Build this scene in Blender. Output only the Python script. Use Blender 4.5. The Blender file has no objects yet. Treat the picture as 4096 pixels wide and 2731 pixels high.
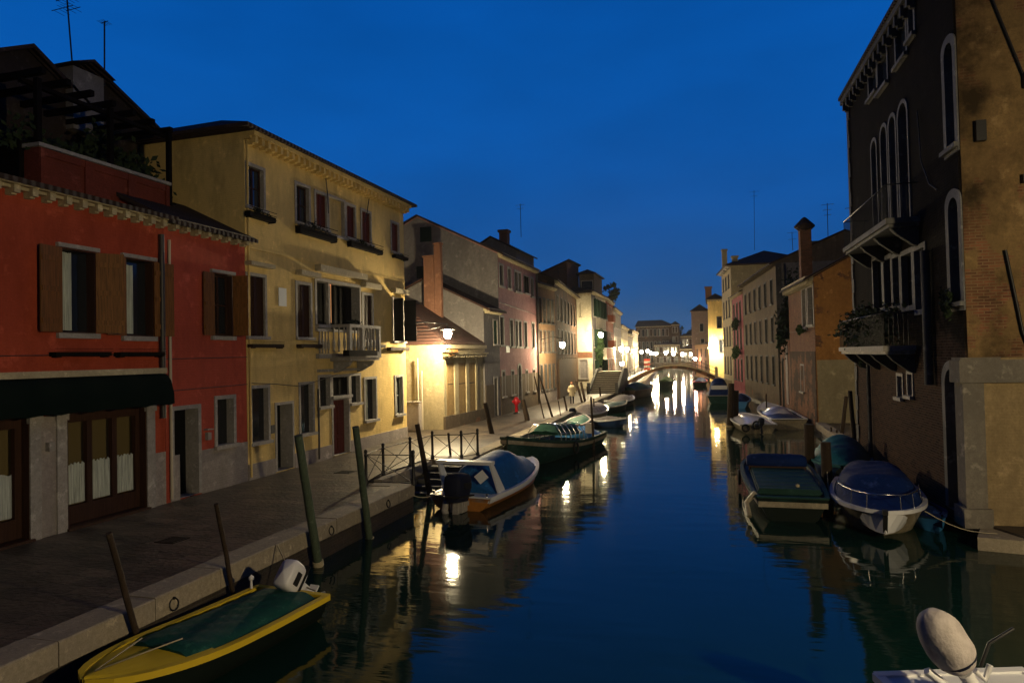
import bpy, math, random
from math import sin, cos, radians, pi, sqrt
from mathutils import Vector, Matrix
random.seed(7)
D = bpy.data
sc = bpy.context.scene
COL = sc.collection

# ------------------------------------------------------------------ camera
EH = 4.7
YAW, PITCH, ROLL = radians(16.48), radians(1.23), radians(-1.25)
FPX = 2731.0
def cam_axes():
    r = Vector((cos(YAW), sin(YAW), 0)); f = Vector((-sin(YAW), cos(YAW), 0)); u = Vector((0, 0, 1))
    f2 = cos(PITCH) * f + sin(PITCH) * u; u2 = cos(PITCH) * u - sin(PITCH) * f
    r3 = cos(ROLL) * r + sin(ROLL) * u2; u3 = cos(ROLL) * u2 - sin(ROLL) * r
    return r3, u3, f2
RX, UX, FX = cam_axes()
cd = D.cameras.new('camera'); cam = D.objects.new('camera', cd); COL.objects.link(cam)
cd.lens = 24; cd.sensor_width = 36; cd.clip_start = 0.1; cd.clip_end = 2000
cam.matrix_world = Matrix(((RX.x, UX.x, -FX.x, 0), (RX.y, UX.y, -FX.y, 0), (RX.z, UX.z, -FX.z, EH), (0, 0, 0, 1)))
sc.camera = cam
sc.view_settings.view_transform = 'Standard'; sc.view_settings.look = 'None'
sc.view_settings.exposure = 0; sc.view_settings.gamma = 1
sc.cycles.use_denoising = True
sc.cycles.sample_clamp_indirect = 20
sc.cycles.max_bounces = 5; sc.cycles.diffuse_bounces = 2; sc.cycles.glossy_bounces = 3
sc.cycles.blur_glossy = 0.3
sc.cycles.caustics_reflective = False; sc.cycles.caustics_refractive = False

# ------------------------------------------------------------------ sky at dusk (the sun is below the horizon)
w = D.worlds.new('World'); sc.world = w; w.use_nodes = True
nt = w.node_tree; nt.nodes.clear()
def N(t, k, **kw):
    n = t.nodes.new(k)
    for a, b in kw.items(): setattr(n, a, b)
    return n
out = N(nt, 'ShaderNodeOutputWorld'); bg = N(nt, 'ShaderNodeBackground')
tc = N(nt, 'ShaderNodeTexCoord'); sep = N(nt, 'ShaderNodeSeparateXYZ')
nt.links.new(tc.outputs['Generated'], sep.inputs[0])
noi = N(nt, 'ShaderNodeTexNoise'); noi.inputs['Scale'].default_value = 2.2; noi.inputs['Detail'].default_value = 3
mp = N(nt, 'ShaderNodeMapping'); mp.inputs['Scale'].default_value = (1, 1, 9)
nt.links.new(tc.outputs['Generated'], mp.inputs[0]); nt.links.new(mp.outputs[0], noi.inputs[0])
ma = N(nt, 'ShaderNodeMath', operation='MULTIPLY_ADD'); ma.inputs[1].default_value = 0.05; ma.inputs[2].default_value = -0.025
nt.links.new(noi.outputs[0], ma.inputs[0])
ad = N(nt, 'ShaderNodeMath', operation='ADD'); nt.links.new(sep.outputs[2], ad.inputs[0]); nt.links.new(ma.outputs[0], ad.inputs[1])
cr = N(nt, 'ShaderNodeValToRGB'); cr.color_ramp.interpolation = 'B_SPLINE'
SKY = [(0.0, (.030, .085, .20)), (.055, (.024, .105, .275)), (.095, (.012, .092, .30)), (.17, (.008, .087, .33)), (.28, (.003, .092, .385)), (.47, (.0015, .100, .45)), (.66, (.0008, .055, .28)), (.85, (.0005, .02, .11)), (1, (.0005, .015, .08))]
el = cr.color_ramp.elements
el[0].position, el[0].color = SKY[0][0], SKY[0][1] + (1,)
el[1].position, el[1].color = SKY[-1][0], SKY[-1][1] + (1,)
for p, c in SKY[1:-1]:
    e = el.new(p); e.color = c + (1,)
nt.links.new(ad.outputs[0], cr.inputs[0])
# the afterglow side of the sky (ahead) is brighter than the night side behind the viewpoint
dp = N(nt, 'ShaderNodeVectorMath', operation='DOT_PRODUCT'); dp.inputs[1].default_value = (-.25, .97, 0); nt.links.new(tc.outputs['Generated'], dp.inputs[0])
mr = N(nt, 'ShaderNodeMapRange'); mr.inputs['From Min'].default_value = -.3; mr.inputs['From Max'].default_value = .55; mr.inputs['To Min'].default_value = .16; mr.inputs['To Max'].default_value = 1; nt.links.new(dp.outputs['Value'], mr.inputs['Value'])
n3 = N(nt, 'ShaderNodeTexNoise'); n3.inputs['Scale'].default_value = 2.6; n3.inputs['Detail'].default_value = 5; m3 = N(nt, 'ShaderNodeMapping'); m3.inputs['Scale'].default_value = (1, 1, 3.2); nt.links.new(tc.outputs['Generated'], m3.inputs[0]); nt.links.new(m3.outputs[0], n3.inputs['Vector'])
r3 = N(nt, 'ShaderNodeMapRange'); r3.inputs['From Min'].default_value = .3; r3.inputs['From Max'].default_value = .7; r3.inputs['To Min'].default_value = .86; r3.inputs['To Max'].default_value = 1.12; nt.links.new(n3.outputs['Fac'], r3.inputs['Value'])
mm = N(nt, 'ShaderNodeMath', operation='MULTIPLY'); nt.links.new(mr.outputs[0], mm.inputs[0]); nt.links.new(r3.outputs[0], mm.inputs[1]); mr = mm
ms = N(nt, 'ShaderNodeVectorMath', operation='SCALE'); nt.links.new(cr.outputs[0], ms.inputs[0]); nt.links.new(mr.outputs[0], ms.inputs['Scale']); nt.links.new(ms.outputs[0], bg.inputs[0]); nt.links.new(bg.outputs[0], out.inputs[0])
bg.inputs[1].default_value = .94

# ------------------------------------------------------------------ measuring: where the line of sight through a photo pixel meets a real plane
VW = dict(A=(0,0,1.568),B=(0,900,1.568),C=(0,1731,1.568),D=(900,500,2.24),E=(900,1050,1.7425),F=(1600,800,3.1367),G=(1600,1200,2.6138),H=(1600,1700,1.96),I=(2100,900,3.136),J=(2300,1200,3.1367),K=(2700,850,1.96),L=(3300,0,1.96),M=(3300,750,1.96),N=(3300,1400,1.96),O=(2850,1500,2.24),P=(3200,2100,2.4855),Q=(1900,1300,3.1367),R=(2450,1300,3.92),S=(1450,1650,3.1357),T=(2750,900,2.6129),U=(2350,1150,4.48),X=(2800,1450,4.48),Y=(2150,1450,4.48),W=(2100,1050,5.2275),Z=(0,0,1/1.74149))
def ray(v, x, y):
    a = VW[v]; px = a[0] + x / a[2]; py = a[1] + y / a[2]
    return RX * ((px - 2048) / FPX) - UX * ((py - 1365.5) / FPX) + FX
def gz(v, x, y, z=.8):
    d = ray(v, x, y); t = (z - EH) / d.z; return Vector((t * d.x, t * d.y, z))
def gy(v, x, y, Y):
    d = ray(v, x, y); t = Y / d.y; return Vector((t * d.x, Y, EH + t * d.z))

# ------------------------------------------------------------------ materials
MC = {}
def mat(name, col, rough=.7, metal=0, col2=None, scale=3.0, bump=0, bscale=30, emit=None, estr=0, brick=None, bcol=None, bth=.5, streak=0, tiles=False, spec=None, dirt=0, coat=0, soot=0, low=None, blot=1.0):
    if name in MC: return MC[name]
    m = D.materials.new(name); m.use_nodes = True; t = m.node_tree
    b = t.nodes['Principled BSDF']
    b.inputs['Roughness'].default_value = rough; b.inputs['Metallic'].default_value = metal
    if spec is None and rough >= .6 and not metal: spec = .2
    if spec is not None: b.inputs['Specular IOR Level'].default_value = spec
    if coat: b.inputs['Coat Weight'].default_value = coat
    L = t.links.new
    co = N(t, 'ShaderNodeTexCoord').outputs['Object']
    cur = None
    def rgb(c):
        n = N(t, 'ShaderNodeRGB'); n.outputs[0].default_value = (*c, 1); return n.outputs[0]
    def noise(sc_, det=5, vec=None, ro=.6):
        n = N(t, 'ShaderNodeTexNoise'); n.inputs['Scale'].default_value = sc_; n.inputs['Detail'].default_value = det; n.inputs['Roughness'].default_value = ro
        L(vec or co, n.inputs['Vector']); return n.outputs['Fac']
    def ramp(f, a, c):
        n = N(t, 'ShaderNodeMapRange'); n.inputs['From Min'].default_value = a; n.inputs['From Max'].default_value = c; L(f, n.inputs['Value']); return n.outputs[0]
    def mix(f, a, c):
        n = N(t, 'ShaderNodeMix', data_type='RGBA'); L(f, n.inputs['Factor']); L(a, n.inputs[6]); L(c, n.inputs[7]); return n.outputs[2]
    if emit:
        b.inputs['Emission Color'].default_value = (*emit, 1); b.inputs['Emission Strength'].default_value = estr
    cur = rgb(col)
    hgt = None
    if col2 is not None:
        cur = mix(ramp(noise(scale / 5 if scale > 1 else scale), .38, .62), cur, rgb(col2))
        cur = mix(ramp(noise(scale * 2.3, 8), .3, .9), cur, rgb(tuple(c * (1 - .5 * blot) for c in col)))
        cur = mix(ramp(noise(scale * 9, 6, ro=.75), .45, .8), cur, rgb(tuple(c * (1 - .55 * blot) for c in col)))
        cur = mix(ramp(noise(scale * .8, 7, ro=.7), .56, .72), cur, rgb(tuple(min(1, c * 1.35 + .02) for c in col)))
    if brick:
        sp = N(t, 'ShaderNodeSeparateXYZ'); L(co, sp.inputs[0])
        a_ = N(t, 'ShaderNodeMath', operation='ADD'); L(sp.outputs[0], a_.inputs[0]); L(sp.outputs[1], a_.inputs[1])
        cb = N(t, 'ShaderNodeCombineXYZ'); L(a_.outputs[0], cb.inputs[0]); L(sp.outputs[2], cb.inputs[1])
        br = N(t, 'ShaderNodeTexBrick'); L(cb.outputs[0], br.inputs['Vector'])
        br.inputs['Scale'].default_value = 1; br.inputs['Brick Width'].default_value = .26; br.inputs['Row Height'].default_value = .075; br.inputs['Mortar Size'].default_value = .012
        k = bcol or (.22, .085, .045)
        br.inputs['Color1'].default_value = (*k, 1); br.inputs['Color2'].default_value = (k[0] * .45, k[1] * .5, k[2] * .6, 1); br.inputs['Mortar'].default_value = (min(.2, k[0] * 1.1), min(.17, k[1] * 1.5), min(.13, k[2] * 1.6), 1)
        if brick >= 1: cur = mix(ramp(noise(1.1), .3, .8), br.outputs['Color'], cur)
        else:
            f = N(t, 'ShaderNodeMath', operation='ADD'); L(noise(.7, 7), f.inputs[0])
            hz = N(t, 'ShaderNodeMapRange'); hz.inputs['From Min'].default_value = .8; hz.inputs['From Max'].default_value = 5; hz.inputs['To Min'].default_value = .10 ; hz.inputs['To Max'].default_value = -.03; L(sp.outputs[2], hz.inputs['Value'])
            L(hz.outputs[0], f.inputs[1])
            th = 1 - brick * .62
            cur = mix(ramp(f.outputs[0], th, th + .03), cur, br.outputs['Color'])
        hgt = br.outputs['Fac']
    if dirt:   # streaks of grime that run down the wall
        mpp = N(t, 'ShaderNodeMapping'); mpp.inputs['Scale'].default_value = (.9, .9, .3); L(co, mpp.inputs[0])
        cur = mix(ramp(noise(1.6, 7, mpp.outputs[0], .65), .5 - dirt * .1, .78), cur, rgb(tuple(c * .5 for c in col)))
    if streak:
        mpp = N(t, 'ShaderNodeMapping'); mpp.inputs['Scale'].default_value = (18, 18, .8) if streak > 0 else (1.2, 20, 20); L(co, mpp.inputs[0])
        cur = mix(ramp(noise(2, 4, mpp.outputs[0]), .35, .7), cur, rgb(tuple(c * .45 for c in col)))
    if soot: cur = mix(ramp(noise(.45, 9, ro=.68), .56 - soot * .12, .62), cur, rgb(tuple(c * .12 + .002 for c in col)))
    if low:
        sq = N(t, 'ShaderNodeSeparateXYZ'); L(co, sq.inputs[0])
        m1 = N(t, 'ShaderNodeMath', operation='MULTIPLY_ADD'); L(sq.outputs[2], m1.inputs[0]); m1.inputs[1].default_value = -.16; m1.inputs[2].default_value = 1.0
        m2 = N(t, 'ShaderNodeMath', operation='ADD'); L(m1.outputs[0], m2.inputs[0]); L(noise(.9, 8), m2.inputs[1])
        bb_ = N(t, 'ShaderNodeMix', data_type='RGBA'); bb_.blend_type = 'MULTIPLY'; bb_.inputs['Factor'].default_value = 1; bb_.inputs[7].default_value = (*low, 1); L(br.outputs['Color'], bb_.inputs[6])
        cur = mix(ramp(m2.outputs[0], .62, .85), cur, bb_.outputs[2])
    L(cur, b.inputs['Base Color'])
    hs = noise(bscale, 6)
    if tiles:
        wv = N(t, 'ShaderNodeTexWave'); wv.bands_direction = 'X'; wv.inputs['Scale'].default_value = 1.55; wv.inputs['Distortion'].default_value = .5; L(co, wv.inputs[0])
        wz = N(t, 'ShaderNodeTexWave'); wz.bands_direction = 'Y'; wz.wave_profile = 'SAW'; wz.inputs['Scale'].default_value = .8; wz.inputs['Distortion'].default_value = .6; L(co, wz.inputs[0])
        s_ = N(t, 'ShaderNodeMath', operation='ADD'); L(wv.outputs['Fac'], s_.inputs[0]); L(wz.outputs['Fac'], s_.inputs[1]); hs = s_.outputs[0]; bump = .9
    if hgt is not None and bump:
        s_ = N(t, 'ShaderNodeMath', operation='MULTIPLY_ADD'); L(hgt, s_.inputs[0]); s_.inputs[1].default_value = -.5; L(hs, s_.inputs[2]); hs = s_.outputs[0]
    if bump:
        bp = N(t, 'ShaderNodeBump'); bp.inputs['Strength'].default_value = bump; bp.inputs['Distance'].default_value = .06 if tiles else .02; L(hs, bp.inputs['Height']); L(bp.outputs[0], b.inputs['Normal'])
    MC[name] = m; return m

def plaster(name, c, c2, brick=.35, **k): return mat(name, c, .9, spec=.12, col2=c2, scale=2.2, bump=.5, bscale=14, brick=brick, **k)
M_RED = plaster('red plaster', (.43,.075,.035), (.34,.06,.03), .3, dirt=.3, blot=.7)
M_RED2 = plaster('light red plaster', (.47,.09,.055), (.38,.07,.045), .3, dirt=.3, blot=.7)
M_ORRED = plaster('faded orange red plaster', (.26,.075,.04), (.2,.06,.035), .4, dirt=1)
M_PARA = plaster('flaking brown red plaster', (.22,.05,.03), (.11,.03,.02), .55, dirt=1)
M_YEL = plaster('yellow plaster', (.70,.51,.20), (.64,.46,.17), .3, dirt=.3, blot=.4)
M_CREAM = plaster('cream plaster', (.50,.42,.26), (.38,.32,.20), .45, dirt=1)
M_GREY = plaster('grey plaster', (.24,.222,.22), (.17,.16,.16), .4, dirt=.6)
M_PINK = plaster('pink plaster', (.48,.26,.26), (.42,.22,.22), .33, dirt=.4)
M_ORNG = plaster('ochre orange plaster', (.52,.25,.075), (.38,.18,.06), .73, dirt=.7)
M_PANEL = plaster('pale ochre boards', (.40,.27,.12), (.34,.23,.10), .2, dirt=1)
M_BROWN = plaster('worn brown plaster', (.26,.16,.09), (.17,.10,.06), .6, dirt=1)
M_DARKF = plaster('dark weathered plaster', (.10,.062,.043), (.055,.038,.03), .75, dirt=1)
M_BEIGE = plaster('beige plaster', (.17,.13,.09), (.11,.085,.06), .5, dirt=1)
M_WHITEP = plaster('white plaster', (.62,.56,.42), (.55,.5,.38), .33)
M_PINK2 = plaster('pale pink plaster', (.24,.175,.155), (.2,.15,.14), .3)
M_PURP = plaster('deep pink plaster', (.32,.10,.12), (.25,.08,.09), .3, dirt=.5)
M_SOCLE = plaster('damp white render', (.42,.37,.33), (.26,.22,.22), .35, dirt=1)
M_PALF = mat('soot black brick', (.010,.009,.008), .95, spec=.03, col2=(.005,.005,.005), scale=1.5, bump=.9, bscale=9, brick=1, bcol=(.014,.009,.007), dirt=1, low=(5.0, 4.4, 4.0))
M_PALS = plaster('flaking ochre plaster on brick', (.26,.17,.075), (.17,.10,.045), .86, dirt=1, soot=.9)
M_PALP = plaster('ochre lower plaster', (.30,.22,.12), (.26,.19,.10), .3, dirt=.5)
M_STONEP = mat('dull istrian stone', (.20,.195,.19), .8, col2=(.09,.088,.085), scale=4, bump=.3, bscale=25)
M_PIER = mat('stained pier stone', (.21,.185,.155), .85, spec=.1, col2=(.12,.11,.10), scale=3, bump=.4, bscale=14, dirt=1)
M_DARKW = mat('night dark wall', (.035,.025,.02), .9, col2=(.02,.015,.012), scale=3, bump=.4)
M_BRICK = mat('old red brick', (.17,.08,.05), .9, col2=(.1,.05,.04), scale=1.5, bump=.8, bscale=12, brick=1)
M_STONE = mat('pale stone', (.38,.35,.32), .75, col2=(.28,.265,.25), scale=4, bump=.3, bscale=25)
M_STONED = mat('soot stained stone', (.12,.115,.11), .8, col2=(.05,.05,.045), scale=4, bump=.3, bscale=25)
M_CORN = mat('cream stone cornice', (.50,.43,.28), .8, col2=(.36,.30,.2), scale=5, bump=.3)
M_KERB = mat('worn kerb stone', (.34,.285,.20), .75, col2=(.26,.22,.17), scale=5, bump=.45, bscale=16, dirt=0)
M_QWALL = mat('wet dark quay brick', (.035,.03,.022), .55, col2=(.015,.018,.01), scale=3, bump=.6, bscale=12, brick=1, bcol=(.05,.03,.02))
M_ROOF = mat('clay roof tiles', (.075,.034,.026), .85, col2=(.045,.024,.02), scale=8, tiles=True)
M_ROOFD = mat('dark roof tiles', (.045,.028,.025), .85, col2=(.025,.018,.016), scale=8, tiles=True)
M_GLASS = mat('dark window glass', (.012,.014,.018), .09, spec=.6)
M_GLASSB = mat('old rippled glass', (.02,.026,.035), .08, spec=1.0, bump=.12, bscale=5)
M_BLACK = mat('black interior', (.004,.004,.004), .9)
M_WOOD = mat('varnished wood', (.16,.055,.02), .5, streak=1, bump=.2)
M_WOODO = mat('orange brown shutter wood', (.20,.085,.022), .6, streak=1, bump=.2)
M_WOODD = mat('dark brown wood', (.05,.022,.012), .6, streak=1)
M_WOODR = mat('red brown shutter', (.13,.028,.018), .65, streak=1)
M_WOODG = mat('dark green shutter', (.008,.022,.015), .6, streak=1)
M_WOODG2 = mat('green shutter', (.02,.16,.07), .55, streak=1)
M_WOODK = mat('black stained wood', (.008,.006,.005), .8, spec=.05, streak=1)
M_PLANK = mat('weathered plank boards', (.10,.065,.04), .8, streak=1, bump=.4)
M_POLE = mat('weathered mooring pole', (.055,.035,.022), .85, col2=(.03,.02,.014), scale=6, streak=1, bump=.6, bscale=20)
M_POLEG = mat('grey green painted pole', (.085,.115,.075), .7, col2=(.06,.08,.055), scale=6, streak=1, bump=.3)
M_IRON = mat('black iron', (.015,.014,.013), .5, metal=.3)
M_STEEL = mat('stainless steel', (.55,.55,.56), .25, metal=1)
M_PIPE = mat('dark downpipe', (.03,.025,.022), .5)
M_PIPEL = mat('pale downpipe', (.42,.36,.27), .6)
M_AWN = mat('dark green awning fabric', (.004,.009,.007), .95, spec=.05)
M_CURT = mat('white lace curtain', (.50,.54,.50), .9, streak=1)
M_CURTG = mat('grey curtain', (.34,.36,.32), .9, streak=1)
M_LEAF = mat('dark foliage', (.03,.06,.02), .8, col2=(.05,.09,.03), scale=20)
M_LEAF2 = mat('darker foliage', (.015,.03,.012), .8, col2=(.03,.045,.018), scale=20)  # a darker leaf green than the other foliage
M_POT = mat('terracotta planter', (.14,.05,.03), .8)
M_PAPER = mat('white plaque', (.60,.62,.62), .6)
M_AMBER = mat('dim amber interior', (.10,.075,.03), .6, emit=(1,.62,.16), estr=.003)
M_WARMW = mat('lit room glimpse', (.5,.3,.15), .6, emit=(1,.42,.16), estr=.55)
# boats
M_BYEL = mat('yellow boat paint', (.50,.35,.02), .55, spec=.15)
M_BDARK = mat('dark green hull', (.007,.011,.009), .6, spec=.06)
M_TEAL = mat('green tarpaulin', (.006,.075,.045), .85, spec=.2, col2=(.006,.04,.045), scale=5, bump=.5, bscale=5)
M_TARPB = mat('blue tarpaulin', (.003,.022,.13), .8, spec=.12, col2=(.003,.015,.08), scale=4, bump=.5, bscale=4)
M_TARPC = mat('bright blue canopy', (.006,.11,.34), .65, col2=(.012,.07,.2), scale=3, bump=.3, bscale=4)
M_TARPT = mat('teal tarpaulin', (.012,.14,.15), .7, col2=(.008,.08,.1), scale=4, bump=.5, bscale=5)
M_BWHITE = mat('white gelcoat', (.60,.60,.62), .3, coat=.3)
M_BCREAM = mat('cream hull', (.21,.17,.11), .45, col2=(.36,.31,.22), scale=4)
M_BORNG = mat('orange hull', (.50,.20,.03), .45, col2=(.42,.16,.03), scale=4)
M_BGRN = mat('green boat paint', (.005,.035,.026), .6, spec=.15, col2=(.01,.05,.045), scale=5)
M_BBLUE = mat('dark blue hull', (.010,.03,.09), .4)
M_BBLUE2 = mat('bright blue boat paint', (.03,.17,.42), .5)
M_BGREEN2 = mat('bright green tarpaulin', (.012,.30,.14), .6)
M_BBRN = mat('brown varnished hull', (.07,.03,.012), .45, streak=-1)
M_MOTB = mat('navy motor cover', (.004,.006,.02), .75)
M_MOTW = mat('white motor cowling', (.55,.54,.55), .35)
M_CLOTH = mat('pale grey motor cover cloth', (.44,.39,.37), .85, col2=(.38,.34,.33), scale=.6, bump=1, bscale=8)
M_RUB = mat('black rubber', (.010,.010,.010), .7)
M_ROPE = mat('pale rope', (.35,.3,.2), .9)
M_REDM = mat('red enamel', (.5,.01,.02), .35)
M_SKIN = mat('skin', (.45,.26,.18), .6)
M_COAT = mat('cream padded coat', (.65,.55,.36), .8)
M_CLOD = mat('dark clothes', (.015,.014,.018), .85)
M_HAIR = mat('auburn hair', (.22,.07,.02), .7)
M_BLACKS = mat('black slate', (.008,.008,.008), .8, spec=.05)

# ------------------------------------------------------------------ mesh builder
class MB:
    def __init__(s): s.v = []; s.f = []; s.sm = []
    def add(s, vs, fs, smooth=False):
        n = len(s.v); s.v += [tuple(p) for p in vs]
        for f in fs: s.f.append(tuple(n + i for i in f)); s.sm.append(smooth)
    def box(s, x0, x1, y0, y1, z0, z1):
        s.add([(x0,y0,z0),(x1,y0,z0),(x1,y1,z0),(x0,y1,z0),(x0,y0,z1),(x1,y0,z1),(x1,y1,z1),(x0,y1,z1)],
              [(0,3,2,1),(4,5,6,7),(0,1,5,4),(1,2,6,5),(2,3,7,6),(3,0,4,7)])
    def poly(s, pts): s.add(pts, [tuple(range(len(pts)))])
    def prism(s, pts, d):
        """closed polygon pts extruded by vector d"""
        n = len(pts); d = Vector(d); a = [Vector(p) for p in pts]
        s.add(a + [p + d for p in a], [tuple(range(n))[::-1], tuple(range(n, 2 * n))] + [(i, (i + 1) % n, n + (i + 1) % n, n + i) for i in range(n)])
    def tube(s, pts, r, n=8, cap=True, r2=None):
        pts = [Vector(p) for p in pts]; rings = []; m = len(pts)
        up = None
        for i, p in enumerate(pts):
            t = (pts[min(i + 1, m - 1)] - pts[max(i - 1, 0)]).normalized()
            if up is None: up = Vector((0, 0, 1)) if abs(t.z) < .9 else Vector((1, 0, 0))
            a = t.cross(up).normalized(); b = a.cross(t).normalized(); up = b
            rr = r if r2 is None else r + (r2 - r) * i / (m - 1)
            rings.append([p + a * rr * cos(2 * pi * k / n) + b * rr * sin(2 * pi * k / n) for k in range(n)])
        vs = [q for R_ in rings for q in R_]
        fs = [(i * n + k, i * n + (k + 1) % n, (i + 1) * n + (k + 1) % n, (i + 1) * n + k) for i in range(m - 1) for k in range(n)]
        s.add(vs, fs, True)
        if cap: s.add(rings[0], [tuple(range(n))[::-1]]); s.add(rings[-1], [tuple(range(n))])
    def lathe(s, prof, c=(0,0,0), n=12, axis=None):
        """prof [(r,z)] around +Z (or axis matrix)"""
        vs = []
        M_ = axis or Matrix.Identity(3)
        for r, z in prof:
            for k in range(n): vs.append(Vector(c) + M_ @ Vector((r * cos(2 * pi * k / n), r * sin(2 * pi * k / n), z)))
        fs = [(i * n + k, i * n + (k + 1) % n, (i + 1) * n + (k + 1) % n, (i + 1) * n + k) for i in range(len(prof) - 1) for k in range(n)]
        s.add(vs, fs, True)
        s.add(vs[:n], [tuple(range(n))[::-1]]); s.add(vs[-n:], [tuple(range(n))])
    def grid(s, rows, smooth=True):
        n = len(rows[0]); vs = [p for r in rows for p in r]
        s.add(vs, [(i * n + k, i * n + k + 1, (i + 1) * n + k + 1, (i + 1) * n + k) for i in range(len(rows) - 1) for k in range(n - 1)], smooth)
    def torus(s, c, R_, r, M_=None, n=18, m=8):
        M_ = M_ or Matrix.Identity(3); vs = []
        for i in range(n):
            a = 2 * pi * i / n
            for k in range(m):
                b = 2 * pi * k / m
                vs.append(Vector(c) + M_ @ Vector(((R_ + r * cos(b)) * cos(a), (R_ + r * cos(b)) * sin(a), r * sin(b))))
        s.add(vs, [(i * m + k, ((i + 1) % n) * m + k, ((i + 1) % n) * m + (k + 1) % m, i * m + (k + 1) % m) for i in range(n) for k in range(m)], True)
    def obj(s, name, m, parent=None):
        me = D.meshes.new(name); me.from_pydata(s.v, [], s.f)
        me.polygons.foreach_set('use_smooth', s.sm); me.materials.append(m); me.update()
        o = D.objects.new(name, me); COL.objects.link(o)
        if parent: o.parent = parent
        return o

def thing(name, label, cat, loc=(0,0,0), rz=0, group=None):
    o = D.objects.new(name, None); COL.objects.link(o); o.location = loc; o.rotation_euler = (0, 0, rz)
    o['label'] = label; o['category'] = cat
    if group: o['group'] = group
    return o
def tag(o, label, cat, group=None):
    o['label'] = label; o['category'] = cat
    if group: o['group'] = group
    return o
def struct(name, mb, m, kind='structure'):
    o = mb.obj(name, m); o['kind'] = kind; return o

# ------------------------------------------------------------------ facades
def arch_pts(x0, x1, z0, z1, pointed=False, k=8):
    r = (x1 - x0) / 2; cx = (x0 + x1) / 2
    h = r * (1.5 if pointed else 1); zs = z1 - h
    if pointed:
        top = [(x1 - (x1 - cx) * (1 - cos(a)) , zs + h * sin(a) ** .9) for a in [pi / 2 * i / k for i in range(k + 1)]]
        top += [(2 * cx - p[0], p[1]) for p in reversed(top[:-1])]
    else: top = [(cx + r * cos(pi * i / (2 * k)), zs + h * sin(pi * i / (2 * k))) for i in range(2 * k + 1)]
    return [(x0, z0), (x1, z0)] + top

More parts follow.
